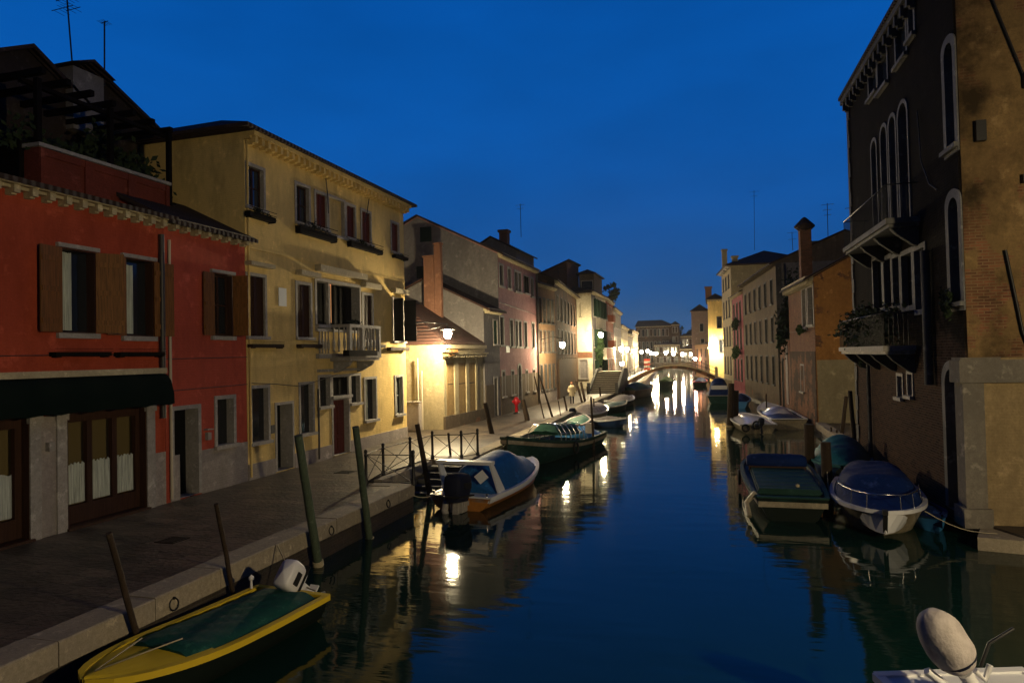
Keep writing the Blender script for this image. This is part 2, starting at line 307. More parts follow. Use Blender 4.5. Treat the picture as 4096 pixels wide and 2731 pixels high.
class House:
    """local frame: x along the front, y into the house, z up (world height)"""
    def __init__(s, name, label, P0, P1, z0, zt, depth, m, cat='house', group=None):
        s.P0 = Vector((P0[0], P0[1], 0)); d = Vector((P1[0] - P0[0], P1[1] - P0[1], 0)); s.Lf = d.length; s.u = d / s.Lf
        s.inw = Vector((-s.u.y, s.u.x, 0)); s.ang = math.atan2(d.y, d.x)
        s.e = thing(name, label, cat, s.P0, s.ang, group); s.z0, s.zt, s.dep, s.m = z0, zt, depth, m
        s.holes = []; s.wins = []
    def hit(s, v, x, y, off=0):
        d = ray(v, x, y); o = Vector((0, 0, EH)); p0 = s.P0 + s.inw * off
        t = (p0 - o).dot(s.inw) / d.dot(s.inw); p = o + d * t
        return (p - s.P0).dot(s.u), p.z
    def rect(s, v, xl, xr, yt, yb, off=0):
        cx = (xl + xr) / 2; cy = (yt + yb) / 2
        a = s.hit(v, xl, cy, off)[0]; b = s.hit(v, xr, cy, off)[0]
        return min(a, b), max(a, b), s.hit(v, cx, yb, off)[1], s.hit(v, cx, yt, off)[1]
    def win(s, kind, v, xl, xr, yt, yb, **k): s.winr(kind, *s.rect(v, xl, xr, yt, yb), **k)
    def winr(s, kind, x0, x1, z0, z1, **k):
        x0 = max(x0, .06); x1 = min(x1, s.Lf - .06)
        if x1 - x0 < .15: return
        s.holes.append((x0, x1, z0, z1, kind)); s.wins.append((kind, x0, x1, z0, z1, k))
    def walls(s, prof=None, roof=None, over=.35, overx=.15, cornice=None, dent=.4, hip=0, ridge=None, thick=.12, cornh=.25, roofm=None):
        """prof: gable profile [(y,z)...] of the roof line from front to back; hip: rise"""
        mb = MB(); Lf, z0, zt = s.Lf, s.z0, s.zt
        zt = prof[0][1] if prof else zt
        xs = sorted({0, Lf} | {h[0] for h in s.holes} | {h[1] for h in s.holes}); zs = sorted({z0, zt} | {h[2] for h in s.holes} | {h[3] for h in s.holes})
        for i in range(len(xs) - 1):
            run = None
            for j in range(len(zs) - 1):
                cx = (xs[i] + xs[i+1]) / 2; cz = (zs[j] + zs[j+1]) / 2
                if any(h[0] < cx < h[1] and h[2] < cz < h[3] for h in s.holes): continue
                mb.add([(xs[i],0,zs[j]),(xs[i+1],0,zs[j]),(xs[i+1],0,zs[j+1]),(xs[i],0,zs[j+1])], [(0,1,2,3)])
        for h in s.holes:
            if h[4] in ('arch', 'pointed'):
                ap = arch_pts(h[0], h[1], h[2], h[3], h[4] == 'pointed')[2:]
                for a, b in zip(ap, ap[1:]): mb.poly([(a[0],0,a[1]),(a[0],0,h[3]),(b[0],0,h[3]),(b[0],0,b[1])])
        pr_ = prof or [(0, zt), (s.dep, zt)]
        side = [(0, z0)] + pr_ + [(pr_[-1][0], z0)]
        mb.poly([(0, y, z) for y, z in side][::-1]); mb.poly([(Lf, y, z) for y, z in side])
        mb.poly([(0, pr_[-1][0], z0), (0, pr_[-1][0], pr_[-1][1]), (Lf, pr_[-1][0], pr_[-1][1]), (Lf, pr_[-1][0], z0)])
        mb.obj('wall', s.m, s.e)
        rm = roofm or M_ROOFD
        if hip:
            mb = MB(); o = over; a = [(-overx, -o, zt), (Lf + overx, -o, zt), (Lf + overx, s.dep + o, zt), (-overx, s.dep + o, zt)]
            if Lf > s.dep: h = s.dep / 2; r1, r2 = (h, h, zt + hip), (Lf - h, h, zt + hip)
            else: h = Lf / 2; r1, r2 = (h, h, zt + hip), (h, s.dep - h, zt + hip)
            if ridge: r1, r2 = ridge
            V_ = a + [(p[0], p[1], p[2] + thick) for p in a] + [r1, r2]
            mb.add(V_, [(3,2,1,0), (0,1,5,4), (1,2,6,5), (2,3,7,6), (3,0,4,7)])
            if Lf > s.dep or ridge: mb.add(V_, [(4,5,9,8), (5,6,9), (6,7,8,9), (7,4,8)])
            else: mb.add(V_, [(4,5,8), (5,6,9,8), (6,7,9), (7,4,8,9)])
            rf = mb.obj('roof', rm, s.e)
        else:
            mb = MB(); pts = list(pr_)
            s0 = (pts[1][1] - pts[0][1]) / (pts[1][0] - pts[0][0]); pts[0] = (-over, pts[0][1] - over * s0)
            s1 = (pts[-1][1] - pts[-2][1]) / (pts[-1][0] - pts[-2][0]); pts[-1] = (pts[-1][0] + .2, pts[-1][1] + .2 * s1)
            poly = [(-overx, y, z + .01) for y, z in pts] + [(-overx, y, z + .01 + thick) for y, z in reversed(pts)]
            mb.prism(poly, (Lf + 2 * overx, 0, 0)); rf = mb.obj('roof', rm, s.e)
        s.roof = rf
        if cornice:
            mb = MB(); ch = cornh
            mb.box(-.02, Lf + .02, -over * .8, -.001, zt - ch * .45, zt - .003)
            mb.box(-.01, Lf + .01, -over * .45, -.001, zt - ch * .75, zt - ch * .45 - .002)
            n = max(1, int(Lf / dent))
            for i in range(n):
                x = (i + .5) * Lf / n; mb.box(x - .07, x + .07, -over * .7, -over * .452, zt - ch * 1.15, zt - ch * .45 - .003)
                mb.box(x - .06, x + .06, -over * .45, -.001, zt - ch * 1.3, zt - ch * .75 - .003)
            mb.obj('cornice', cornice, s.e)
        for wn in s.wins: s.build(*wn)
        return s
    def build(s, kind, x0, x1, z0, z1, k):
        fm = k.get('fm', M_STONE); fw = k.get('fw', .13); dep = k.get('d', .2); pm = k.get('pm', M_GLASS)
        rect = [(x0, z0), (x1, z0), (x1, z1), (x0, z1)]
        inn = arch_pts(x0, x1, z0, z1, kind == 'pointed') if kind in ('arch', 'pointed') else rect
        cx, cz = (x0 + x1) / 2, (z0 + z1) / 2; hw, hh = (x1 - x0) / 2, (z1 - z0) / 2
        o_ = [(cx + (p[0] - cx) * (hw + fw) / hw, cz + (p[1] - cz) * (hh + fw) / hh) for p in inn]
        door = k.get('door')
        if door or k.get('nobot'): o_[0] = (o_[0][0], z0); o_[1] = (o_[1][0], z0)
        n = len(inn); fr = -.035
        mb = MB()
        vs = [(p[0], fr, p[1]) for p in o_] + [(p[0], fr, p[1]) for p in inn] + [(p[0], -.001, p[1]) for p in o_] + [(p[0], dep, p[1]) for p in inn]
        fs = []
        for i in range(n):
            j = (i + 1) % n
            if (door or k.get('nobot')) and i == 0: fs.append((n+i, n+j, 3*n+j, 3*n+i)); continue
            fs += [(i, j, n+j, n+i), (j, i, 2*n+i, 2*n+j), (n+i, n+j, 3*n+j, 3*n+i)]
        mb.add(vs, fs)
        if not door and k.get('sill', 1): mb.box(x0 - fw - .04, x1 + fw + .04, -.14, -.036, z0 - .11, z0 - .002)
        if k.get('stone'):
            for q0, q1, nm_ in ((z1 + .04, z1 + .14, 'lintel'), (z0 - .16, z0 - .035, 'sill')):
                mq = MB(); mq.box(x0 - .12, x1 + .12, -.1, -.0012, q0, q1); mq.obj(nm_, M_STONE, s.e)
        if k.get('hood'): mb.box(x0 - fw - .1, x1 + fw + .1, -.22, -.001, z1 + fw + .1, z1 + fw + .28)
        wo = mb.obj('door_frame' if door else 'window', fm, s.e)
        mb = MB(); mb.poly([(p[0], dep - .005, p[1]) for p in inn])
        if door: mb.obj('door', k.get('dm', M_BLACK), wo)
        else: mb.obj('pane', pm, wo)
        if k.get('sash') and not door:
            mb = MB(); t = .03; y0, y1 = dep - .05, dep - .012
            mb.box(x0, x0 + t*1.5, y0, y1, z0, z1); mb.box(x1 - t*1.5, x1, y0, y1, z0, z1); mb.box(cx - t, cx + t, y0 - .004, y1, z0 , z1)
            nb = k.get('bars', 2)
            for i in range(nb + 1):
                z = z0 + t + (z1 - z0 - 2*t) * i / nb; mb.box(x0 + t*1.5 + .002, x1 - t*1.5 - .002, y0 + .004, y1, z - t * .7, z + t * .7)
            mb.obj('sash', k['sash'], wo)
        if door and k.get('panels'):
            mb = MB()
            for i in range(3):
                a = z0 + .15 + (z1 - z0 - .3) * i / 3; b_ = a + (z1 - z0) / 3 - .22
                mb.box(x0 + .1, cx - .05, dep - .04, dep - .012, a, b_); mb.box(cx + .05, x1 - .1, dep - .04, dep - .012, a, b_)
            mb.obj('door_panels', k['panels'], wo)
        if k.get('shut'):   # open shutters: closed on the wall, angle in degrees from the wall
            for sgn, ang in ((-1, k.get('a1', 12)), (1, k.get('a2', 12))):
                if sgn < 0 and k.get('nol') or sgn > 0 and k.get('nor'): continue
                mb = MB(); wd = k.get('sw', hw); a = radians(ang); bx = x0 - .02 if sgn < 0 else x1 + .02
                dx, dy = sgn * cos(a), -sin(a); nx, ny = sgn * sin(a), cos(a)
                def bar(u0, u1, w0, w1, c0, c1):
                    q = []
                    for zz in (c0, c1):
                        for uu, ww in ((u0, w0), (u1, w0), (u1, w1), (u0, w1)): q.append((bx + dx * uu - nx * ww * 1, -.06 + dy * uu - ny * ww, zz))
                    mb.add(q, [(0,3,2,1),(4,5,6,7),(0,1,5,4),(1,2,6,5),(2,3,7,6),(3,0,4,7)])
                bar(0, wd, 0, .03, z0 - .02, z1 + .02)
                for f_ in (.12, .5, .86): zz = z0 + (z1 - z0) * f_; bar(.03, wd - .03, .031, .055, zz - .06, zz + .06)
                mb.obj('shutter', k['shut'], wo)
        if k.get('closed'):
            mb = MB(); nsl = int((z1 - z0) / .09)
            for a, b_ in ((x0 + .01, cx - .01), (cx + .01, x1 - .01)):
                mb.box(a, a + .05, .04, .09, z0 + .01, z1 - .01); mb.box(b_ - .05, b_, .04, .09, z0 + .01, z1 - .01)
                for i in range(nsl):
                    z = z0 + .03 + i * (z1 - z0 - .06) / nsl; mb.add([(a+.05,.085,z),(b_-.05,.085,z),(b_-.05,.05,z+.085),(a+.05,.05,z+.085)], [(0,1,2,3)])
            mb.obj('shutter', k['closed'], wo)
        if k.get('curt'):
            a, b_, c0, c1 = k['curt']; mb = MB(); rows = []
            X0, X1 = x0 + (x1 - x0) * a, x0 + (x1 - x0) * b_; Z0, Z1 = z0 + (z1 - z0) * c0, z0 + (z1 - z0) * c1
            for zz in (Z0, Z1): rows.append([(X0 + (X1 - X0) * i / 40, dep - .045 + .025 * sin(i * 1.3), zz + (.03 * abs(sin(i * .8)) if zz == Z1 else 0)) for i in range(41)])
            mb.grid(rows); mb.obj('curtain', k.get('cm', M_CURT), wo)
        return wo
    def box(s, name, x0, x1, y0, y1, z0, z1, m):
        mb = MB(); mb.box(x0, x1, y0, y1, z0, z1); return mb.obj(name, m, s.e)
    def pbox(s, name, v, xl, xr, yt, yb, out_, m, y1=-.001):
        x0, x1, z0, z1 = s.rect(v, xl, xr, yt, yb); return s.box(name, x0, x1, -out_, y1, z0, z1, m)
    def tube(s, name, pts, r, m):
        mb = MB(); mb.tube(pts, r); return mb.obj(name, m, s.e)
    def rows(s, n, zr, wdt, mats, x0=.6, x1=None, **k):
        """regular rows of windows; zr list of (z0,z1)"""
        x1 = x1 or s.Lf - .6
        for z0, z1 in zr:
            for i in range(n):
                c = x0 + (x1 - x0) * (i + .5) / n
                s.winr('rect', c - wdt / 2, c + wdt / 2, z0, z1, **dict(k, **(random.choice(mats))))

def leaves(name, c, ext, n, m, parent=None, size=.07):
    mb = MB(); c = Vector(c)
    cl = [Vector((random.gauss(0, .42) * ext[0], random.gauss(0, .42) * ext[1], random.gauss(0, .42) * ext[2])) for _ in range(max(3, n // 40))]
    for _ in range(n):
        q = random.choice(cl); p = c + q + Vector((random.gauss(0, .18) * ext[0], random.gauss(0, .18) * ext[1], random.gauss(0, .2) * ext[2]))
        a = Vector((random.gauss(0,1), random.gauss(0,1), random.gauss(0,1))).normalized(); b = a.orthogonal().normalized(); sz = size * random.uniform(.6, 1.4)
        mb.add([p - a * sz, p + b * sz * .5, p + a * sz, p - b * sz * .5], [(0,1,2,3)])
    return mb.obj(name, m, parent)
def planter(h, v, xl, xr, yt, yb, m=M_WOODK, plants=True, out_=.26, n=260):
    x0, x1, z0, z1 = h.rect(v, xl, xr, yt, yb)
    mb = MB(); mb.box(x0, x1, -out_, -.04, z0, z0 + (z1 - z0) * .45)
    for i in range(3): mb.box(x0 - .03, x1 + .03, -out_ - .02, -out_ - .001, z0 + (z1 - z0) * (.2 + .3 * i), z0 + (z1 - z0) * (.24 + .3 * i))
    for x in (x0 + .1, x1 - .1): mb.box(x - .015, x + .015, -out_ - .02, -.002, z0 - .03, z0 - .004)
    p = mb.obj('flower_box', m, h.e)
    if plants: leaves('plants', ((x0 + x1) / 2, -out_ / 2 - .02, z0 + (z1 - z0) * .6), ((x1 - x0) * .42, .12, (z1 - z0) * .5), n, M_LEAF2, p, .05)
    return p
def cable(h, pts, r=.012, m=M_PIPE, name='cable'):
    mb = MB(); mb.tube(pts, r, 5); return mb.obj(name, m, h.e)
def antenna(label, b, top, arms):
    e = thing('antenna', label, 'antenna', b, 0, 'television antennas on the roofs'); b = Vector(b); t = Vector(top) - b
    mb = MB(); mb.tube([(0,0,0), t], .025, 6); mb.obj('mast', M_IRON, e)
    for f, l, dx in arms:
        mb = MB(); p = t * f; mb.tube([p - Vector((l / 2, dx, 0)), p + Vector((l / 2, -dx, 0.03))], .012, 5)
        for g in (-.4, -.15, .15, .4): q = p + Vector((l * g, 0, 0)); mb.tube([q - Vector((0,.18,0)), q + Vector((0,.18,0))], .007, 4)
        mb.obj('crossbar', M_IRON, e)
    return e

# ------------------------------------------------------------------ water, quays
def water():
    mb = MB(); mb.poly([(-60, -40, 0), (60, -40, 0), (60, 420, 0), (-60, 420, 0)])
    m = D.materials.new('canal water'); m.use_nodes = True; t = m.node_tree; b = t.nodes['Principled BSDF']
    b.inputs['Base Color'].default_value = (.003, .018, .014, 1); b.inputs['Roughness'].default_value = .05; b.inputs['IOR'].default_value = 1.333
    co = N(t, 'ShaderNodeTexCoord').outputs['Object']
    def nz(sx, sy, s, d):
        q = N(t, 'ShaderNodeMapping'); q.inputs['Scale'].default_value = (sx, sy, 1); t.links.new(co, q.inputs[0])
        n = N(t, 'ShaderNodeTexNoise'); n.inputs['Scale'].default_value = s; n.inputs['Detail'].default_value = d; t.links.new(q.outputs[0], n.inputs['Vector']); return n.outputs['Fac']
    a = nz(.45, 1.5, 1.5, 3); c = nz(.6, 1, .4, 2)
    s = N(t, 'ShaderNodeMath', operation='MULTIPLY_ADD'); t.links.new(c, s.inputs[0]); s.inputs[1].default_value = 2.0; t.links.new(a, s.inputs[2])
    bp = N(t, 'ShaderNodeBump'); bp.inputs['Strength'].default_value = .26; bp.inputs['Distance'].default_value = .03
    t.links.new(s.outputs[0], bp.inputs['Height']); t.links.new(bp.outputs[0], b.inputs['Normal'])
    struct('water', mb, m)
water()
QX = [(-12, -8.95), (19.0, -8.95)]
# left quay body, with the notch of the water stairs between Y 19.4 and 24.3
EDGE = [(-8.97, -12), (-8.97, 19.4), (-10.35, 19.4), (-10.35, 24.3), (-9.0, 24.3), (-9.05, 35), (-9.6, 60), (-9.3, 84), (-9.6, 100), (-11.3, 130), (-14.0, 180), (-14.0, 200)]
M_PAVE = mat('trachyte paving', (.15,.125,.10), .47, col2=(.10,.085,.07), scale=3)
def pave_mat():
    t = M_PAVE.node_tree; b = t.nodes['Principled BSDF']; co = N(t, 'ShaderNodeTexCoord').outputs['Object']
    nw = N(t, 'ShaderNodeTexNoise'); nw.inputs['Scale'].default_value = 1.1; nw.inputs['Detail'].default_value = 3; t.links.new(co, nw.inputs['Vector'])
    sb = N(t, 'ShaderNodeVectorMath', operation='MULTIPLY_ADD'); sb.inputs[1].default_value = (.35, .3, 0); t.links.new(nw.outputs['Color'], sb.inputs[0]); t.links.new(co, sb.inputs[2])
    br = N(t, 'ShaderNodeTexBrick'); t.links.new(sb.outputs[0], br.inputs['Vector']); br.inputs['Scale'].default_value = 1
    br.inputs['Brick Width'].default_value = .85; br.inputs['Row Height'].default_value = .42; br.inputs['Mortar Size'].default_value = .018
    br.inputs['Color1'].default_value = (.085,.064,.046,1); br.inputs['Color2'].default_value = (.028,.022,.018,1); br.inputs['Mortar'].default_value = (.02,.018,.015,1)
    n = N(t, 'ShaderNodeTexNoise'); n.inputs['Scale'].default_value = 1.3; n.inputs['Detail'].default_value = 8; t.links.new(co, n.inputs['Vector'])
    mx = N(t, 'ShaderNodeMix', data_type='RGBA'); mx.blend_type = 'MULTIPLY'; mx.inputs['Factor'].default_value = .8
    t.links.new(br.outputs['Color'], mx.inputs[6]); t.links.new(n.outputs['Color'], mx.inputs[7])
    g = N(t, 'ShaderNodeMix', data_type='RGBA'); g.blend_type = 'MULTIPLY'; g.inputs['Factor'].default_value = 1; g.inputs[7].default_value = (1.7,1.6,1.45,1)
    r_ = N(t, 'ShaderNodeMapRange'); r_.inputs['From Min'].default_value = .3; r_.inputs['From Max'].default_value = .7; r_.inputs['To Min'].default_value = .45; r_.inputs['To Max'].default_value = 1.5
    t.links.new(n.outputs['Fac'], r_.inputs['Value'])
    cc = N(t, 'ShaderNodeCombineXYZ'); [t.links.new(r_.outputs[0], cc.inputs[i]) for i in range(3)]
    t.links.new(br.outputs['Color'], g.inputs[6]); t.links.new(cc.outputs[0], g.inputs[7]); t.links.new(g.outputs[2], b.inputs['Base Color'])
    n2 = N(t, 'ShaderNodeTexNoise'); n2.inputs['Scale'].default_value = 9; n2.inputs['Detail'].default_value = 5; t.links.new(co, n2.inputs['Vector'])
    s = N(t, 'ShaderNodeMath', operation='MULTIPLY_ADD'); t.links.new(br.outputs['Fac'], s.inputs[0]); s.inputs[1].default_value = -1; t.links.new(n2.outputs['Fac'], s.inputs[2])
    bp = N(t, 'ShaderNodeBump'); bp.inputs['Strength'].default_value = .8; bp.inputs['Distance'].default_value = .03; t.links.new(s.outputs[0], bp.inputs['Height']); t.links.new(bp.outputs[0], b.inputs['Normal'])
pave_mat()
mb = MB(); mb.prism([(x - .05, y, -1.5) for x, y in EDGE] + [(-60, 200, -1.5), (-60, -12, -1.5)], (0, 0, 2.0)); struct('embankment', mb, M_QWALL)
mb = MB(); mb.prism([(x - .5, y, .5) for x, y in EDGE] + [(-60, 200, .5), (-60, -12, .5)], (0, 0, .3)); struct('quay_pavement', mb, M_PAVE)
mb = MB()
def kerbline(mb, p, q, w_=.62, zt=.83, zb=.47, side=-1):
    p = Vector(p); q = Vector(q); u = (q - p); Lk = u.length; u.normalize(); n_ = Vector((-u.y, u.x, 0)) * (-side)
    y = 0
    while y < Lk - .05:
        l = min(random.uniform(1.1, 1.9), Lk - y); a = p + u * (y + .008); b_ = p + u * (y + l - .008); o = random.uniform(-.012, .012); dz = random.uniform(-.012, .012)
        a = a - n_ * o; b_ = b_ - n_ * o; c = .02
        prof = [(0, zb), (0, zt + dz - c), (c, zt + dz), (w_, zt + dz - .005), (w_, zb)]
        vs = [(a.x + n_.x * d_, a.y + n_.y * d_, z) for d_, z in prof] + [(b_.x + n_.x * d_, b_.y + n_.y * d_, z) for d_, z in prof]
        mb.add(vs, [(4,3,2,1,0), (5,6,7,8,9)] + [(i, (i+1)%5, 5+(i+1)%5, 5+i) for i in range(5)])
        y += l
e3 = [(x, y, 0) for x, y in EDGE]
for i in (0, 4, 5, 6, 7, 8, 9): kerbline(mb, e3[i], e3[i+1])
kerbline(mb, (-8.97, 19.4, 0), (-10.35, 19.4, 0), .4); kerbline(mb, (-10.35, 19.9, 0), (-10.35, 24.0, 0), .3); kerbline(mb, (-10.35, 24.3, 0), (-9.0, 24.3, 0), .4)
struct('kerb', mb, M_KERB)
mb = MB()
for i in range(7): mb.box(-10.35, -9.1, 19.85 + i * .5, 24.0, -.6 + .0 , .62 - i * .17 if i else .6)
mb = MB()
for i in range(6): mb.box(-10.38, -9.05, 23.9 - i * .42 - .42, 23.9 - i * .42, -.8, .68 - i * .16)
struct('water_steps', mb, M_STONED)

# ------------------------------------------------------------------ LEFT ROW
XL = -14.8
rh = House('red_house', 'dark red house with green shop awning and brown shutters, nearest the camera', (XL, 3.0), (XL, 15.6), .5, 8.8, 7, M_RED)
SH = dict(shut=M_WOODO, sw=.62, fw=.03, d=.22, fm=M_WOODD, sill=0, stone=1)
rh.win('rect', 'B', 378, 585, 165, 670, a1=8, a2=38, curt=(.0, .5, .02, .97), cm=M_CURT, **SH)
rh.win('rect', 'B', 780, 950, 225, 690, a1=4, a2=8, curt=(.0, .5, .02, .93), cm=M_CURT, **SH)
rh.winr('rect', 1.9, 2.9, 4.8, 6.9, **SH)
# shop front
def shop(h):
    x0, x1 = h.hit('B', 410, 1300)[0], h.hit('B', 910, 1300)[0]
    a1, a0 = h.hit('B', 172, 1300)[0], 2.6
    zt_ = 3.55
    h.winr('rect', x0 + .04, x1 - .02, .86, zt_, fm=M_WOODD, fw=.03, d=.45, pm=M_AMBER, nobot=1)
    h.winr('rect', a0, a1, .86, zt_, fm=M_WOODD, fw=.03, d=.45, pm=M_AMBER, nobot=1)
    h.shopx = (x0, x1, a0, a1, zt_)
shop(rh)
rh.walls(cornice=M_CORN, roof=1, prof=[(0, 8.8), (6.9, 10.6)], over=.42, dent=.42)
x0, x1, a0, a1, zt_ = rh.shopx
for (p, q) in ((x0, x1), (a0, a1)):
    n = 3 if p == x0 else 3
    mb = MB(); 
    for i in range(n + 1):
        x = p + .08 + (q - p - .16) * i / n; mb.box(x - .075, x + .075, .18, .30, .88, zt_ - .02)
    mb.box(p + .03, q - .03, .17, .31, zt_ - .22, zt_ - .024); mb.box(p + .03, q - .03, .175, .305, .88, 1.32)
    fr = mb.obj('shop_window_frame', M_WOODD, rh.e)
    for i in range(n):
        X0 = p + .16 + (q - p - .16) * i / n; X1 = p + (q - p - .16) * (i + 1) / n; rows = []
        mb = MB(); mb.box(X0, X1, .26, .27, 1.33, zt_ - .24)
        for zz in (1.36, 2.28): rows.append([(X0 + .02 + (X1 - X0 - .04) * j / 30, .225 + .02 * sin(j * 1.5), zz + (.07 * abs(sin(j * .55)) if zz > 2 else 0)) for j in range(31)])
        mc = MB(); mc.grid(rows); mc.obj('curtain', M_CURT, fr)
        mg = MB(); mg.box(X0, X1, .17, .174, 1.8 + .35 * i, 1.83 + .35 * i); 
# piers
def pier(h, v, xa, xb, name='stone_pier', yb=1500):
    q0, q1 = h.hit(v, xa, 1350)[0], h.hit(v, xb, 1350)[0]; mb = MB()
    mb.box(q0, q1, -.07, -.001, .8, 3.42); mb.box(q0 - .03, q1 + .03, -.10, -.001, 3.422, 3.6); return mb.obj(name, M_STONE, h.e)
pier(rh, 'B', 175, 245); pier(rh, 'B', 345, 408); pier(rh, 'B', 912, 962)
q0, q1 = rh.hit('B', 246, 1350)[0], rh.hit('B', 344, 1350)[0]
rh.box('plaster_panel', q0, q1, -.03, -.001, .8, 3.55, M_SOCLE); rh.box('house_number_lamp', q0 + .12, q0 + .26, -.16, -.031, 2.75, 2.95, M_STONE)
q0, q1 = rh.hit('C', 962, 500)[0], rh.hit('C', 1075, 500)[0]; rh.box('socle', q0 + .01, rh.Lf, -.02, -.001, .8, 2.25, M_SOCLE)
# awning: cassette and sloping cloth with scalloped valance
ax1, az = rh.hit('B', 1005, 918); aw0 = .4
mb = MB(); mb.box(aw0, ax1, -.26, -.002, az - .07, az + .10); cas = rh.box('awning_cassette', aw0, ax1, -.24, -.002, az - .05, az + .10, M_CORN)
rows = []
for i, (y, z) in enumerate([(-.05, az - .055), (-.22, az - .08), (-.36, az - .25), (-.46, az - .60), (-.47, az - .92)]):
    rows.append([(aw0 + (ax1 - aw0) * j / 60, y - .012 * sin(j * 1.1), z + (.05 * abs(sin(j * .8)) if i == 4 else 0)) for j in range(61)])
mb = MB(); mb.grid(rows); mb.grid([[(x, y - .012, z) for x, y, z in r][::-1] for r in rows]); mb.obj('awning', M_AWN, rh.e)
for v in ((300, 650, 768, 822), (705, 988, 770, 822)): planter(rh, 'B', *v, plants=False)
# roof terrace parapet above the cornice, with panelled flaking plaster
mb = MB(); t0 = rh.hit('A', 245, 1030, 1.5); t1 = rh.hit('A', 1055, 1250, 1.5)
pz = rh.hit('A', 650, 1020, 1.5)[1]
mb.box(t0[0], t1[0], 1.5, 5.5, 8.9, pz - .1); par = mb.obj('terrace_parapet', M_PARA, rh.e)
mb = MB(); mb.box(t0[0] - .06, t1[0] + .06, 1.42, 5.6, pz - .096, pz); mb.obj('coping', M_STONE, par)
mb = MB(); wd = (t1[0] - t0[0]) / 3
for i in range(4):
    x = t0[0] + wd * i; mb.box(max(x - .14, t0[0] + .002), min(x + .14, t1[0] - .002), 1.44, 1.498, 8.95, pz - .12)
mb.box(t0[0] + .01, t1[0] - .01, 1.46, 1.499, 9.0, 9.25); mb.box(t0[0] + .01, t1[0] - .01, 1.46, 1.499, pz - .3, pz - .13); mb.obj('plaster_frame', M_PARA, par)
rh.tube('downpipe', [(rh.Lf - .18, -.12, 8.3), (rh.Lf - .18, -.12, 6.0), (rh.Lf - .18, -.12, 3.2)], .075, M_PIPE)
cable(rh, [(.5, -.03, 5.0), (6, -.03, 4.93), (rh.Lf, -.03, 4.98)])

rh2 = House('red_house', 'lighter red narrow house with white socle between the awning house and the yellow house', (XL, 15.62), (XL, 19.1), .5, 8.8, 7, M_RED2)
rh2.win('rect', 'B', 1335, 1450, 315, 690, a1=4, a2=75, shut=M_WOODO, sw=.5, fw=.03, d=.22, fm=M_WOODD, sill=0, stone=1, sash=M_WOODD)
rh2.win('rect', 'B', 1360, 1462, 1090, 1375, fw=.12, d=.25)
x0, x1, z0, z1 = rh2.rect('B', 1088, 1240, 1155, 1500); rh2.winr('rect', x0, x1, .84, z1, door=1, fw=.12, d=.45, dm=M_BLACKS)
rh2.walls(cornice=M_CORN, prof=[(0, 8.8), (2.4, 9.95), (6.9, 11.2)], over=.42, dent=.42)
zs_ = rh2.hit('B', 1400, 1385)[1]
rh2.box('socle', .5, x0 - .135, -.02, -.0012, .8, zs_, M_SOCLE); rh2.box('socle', x1 + .135, rh2.Lf, -.02, -.0012, .8, zs_, M_SOCLE)
rh2.tube('downpipe', [(.12, -.08, 8.2), (.12, -.08, 4), (.12, -.08, .9)], .04, M_PIPEL)
lx, lz = rh2.hit('B', 1296, 1325); rh2.box('door_light', lx - .07, lx + .07, -.12, -.002, lz - .1, lz + .12, M_SOCLE)
rh2.box('light_hood', lx - .13, lx + .13, -.16, -.002, lz + .2, lz + .23, M_SOCLE)
cable(rh2, [(0, -.03, rh2.hit('B', 1060, 840)[1]), (rh2.Lf, -.03, rh2.hit('B', 1500, 828)[1])]); cable(rh2, [(0, -.03, rh2.hit('B', 1070, 1040)[1]), (rh2.Lf, -.03, rh2.hit('B', 1520, 1000)[1])])

# yellow house
yh = House('yellow_house', 'three storey yellow house with stone balcony and tiled hip roof', (XL, 19.12), (XL, 31.25), .5, 12.35, 9.5, M_YEL)
F_ = dict(fw=.11, d=.17, fm=M_STONE)
yh.win('rect', 'D', 198, 340, 385, 742, sash=M_WOODD, pm=M_GLASSB, **F_)
yh.win('rect', 'D', 637, 748, 550, 882, sash=M_WOODD, pm=M_GLASSB, **F_)
for q in ((812, 905, 622, 925), (1087, 1160, 728, 1013), (1224, 1300, 782, 1060), (1490, 1550, 885, 1138)): yh.win('rect', 'D', *q, closed=M_WOODR, **F_)
yh.win('rect', 'D', 930, 1065, 665, 990, pm=M_YEL, fw=.09, d=.14)
yh.win('rect', 'E', 158, 275, 98, 513, closed=M_WOODD, **F_)
yh.win('rect', 'E', 502, 594, 155, 520, closed=M_WOODD, **F_)
lx0, lx1, lz0, lz1 = yh.rect('E', 637, 935, 150, 468)
yh.winr('rect', lx0, lx1, lz0 - .0, lz1, fw=.12, d=.4, nobot=1, pm=M_BLACKS)
yh.win('rect', 'E', 962, 1025, 228, 540, closed=M_WOODD, **F_)
yh.win('rect', 'E', 1172, 1240, 262, 545, shut=M_WOODK, a1=70, a2=70, sw=.6, **F_)
yh.win('rect', 'E', 185, 298, 875, 1245, **F_)
yh.win('rect', 'E', 525, 610, 850, 1187, **F_)
d0, d1, _, dz = yh.rect('E', 360, 468, 988, 1465); yh.winr('rect', d0, d1, .84, dz, door=1, fw=.1, d=.5, dm=M_BLACK)
yh.win('rect', 'E', 657, 728, 800, 1000, **F_); 
yh.win('rect', 'E', 748, 858, 797, 925, closed=M_WOODK, **F_)
yh.win('rect', 'E', 876, 936, 788, 975, **F_)
e0, e1, _, ez = yh.rect('E', 753, 862, 955, 1360); yh.winr('rect', e0, e1, .84, ez, door=1, fw=.1, d=.22, dm=M_WOODR, panels=M_WOODR)
yh.win('rect', 'E', 976, 1050, 812, 1093, curt=(0, .45, 0, 1), cm=M_CURTG, **F_)
yh.win('rect', 'E', 1188, 1236, 797, 1055, sash=M_CURTG, **F_)
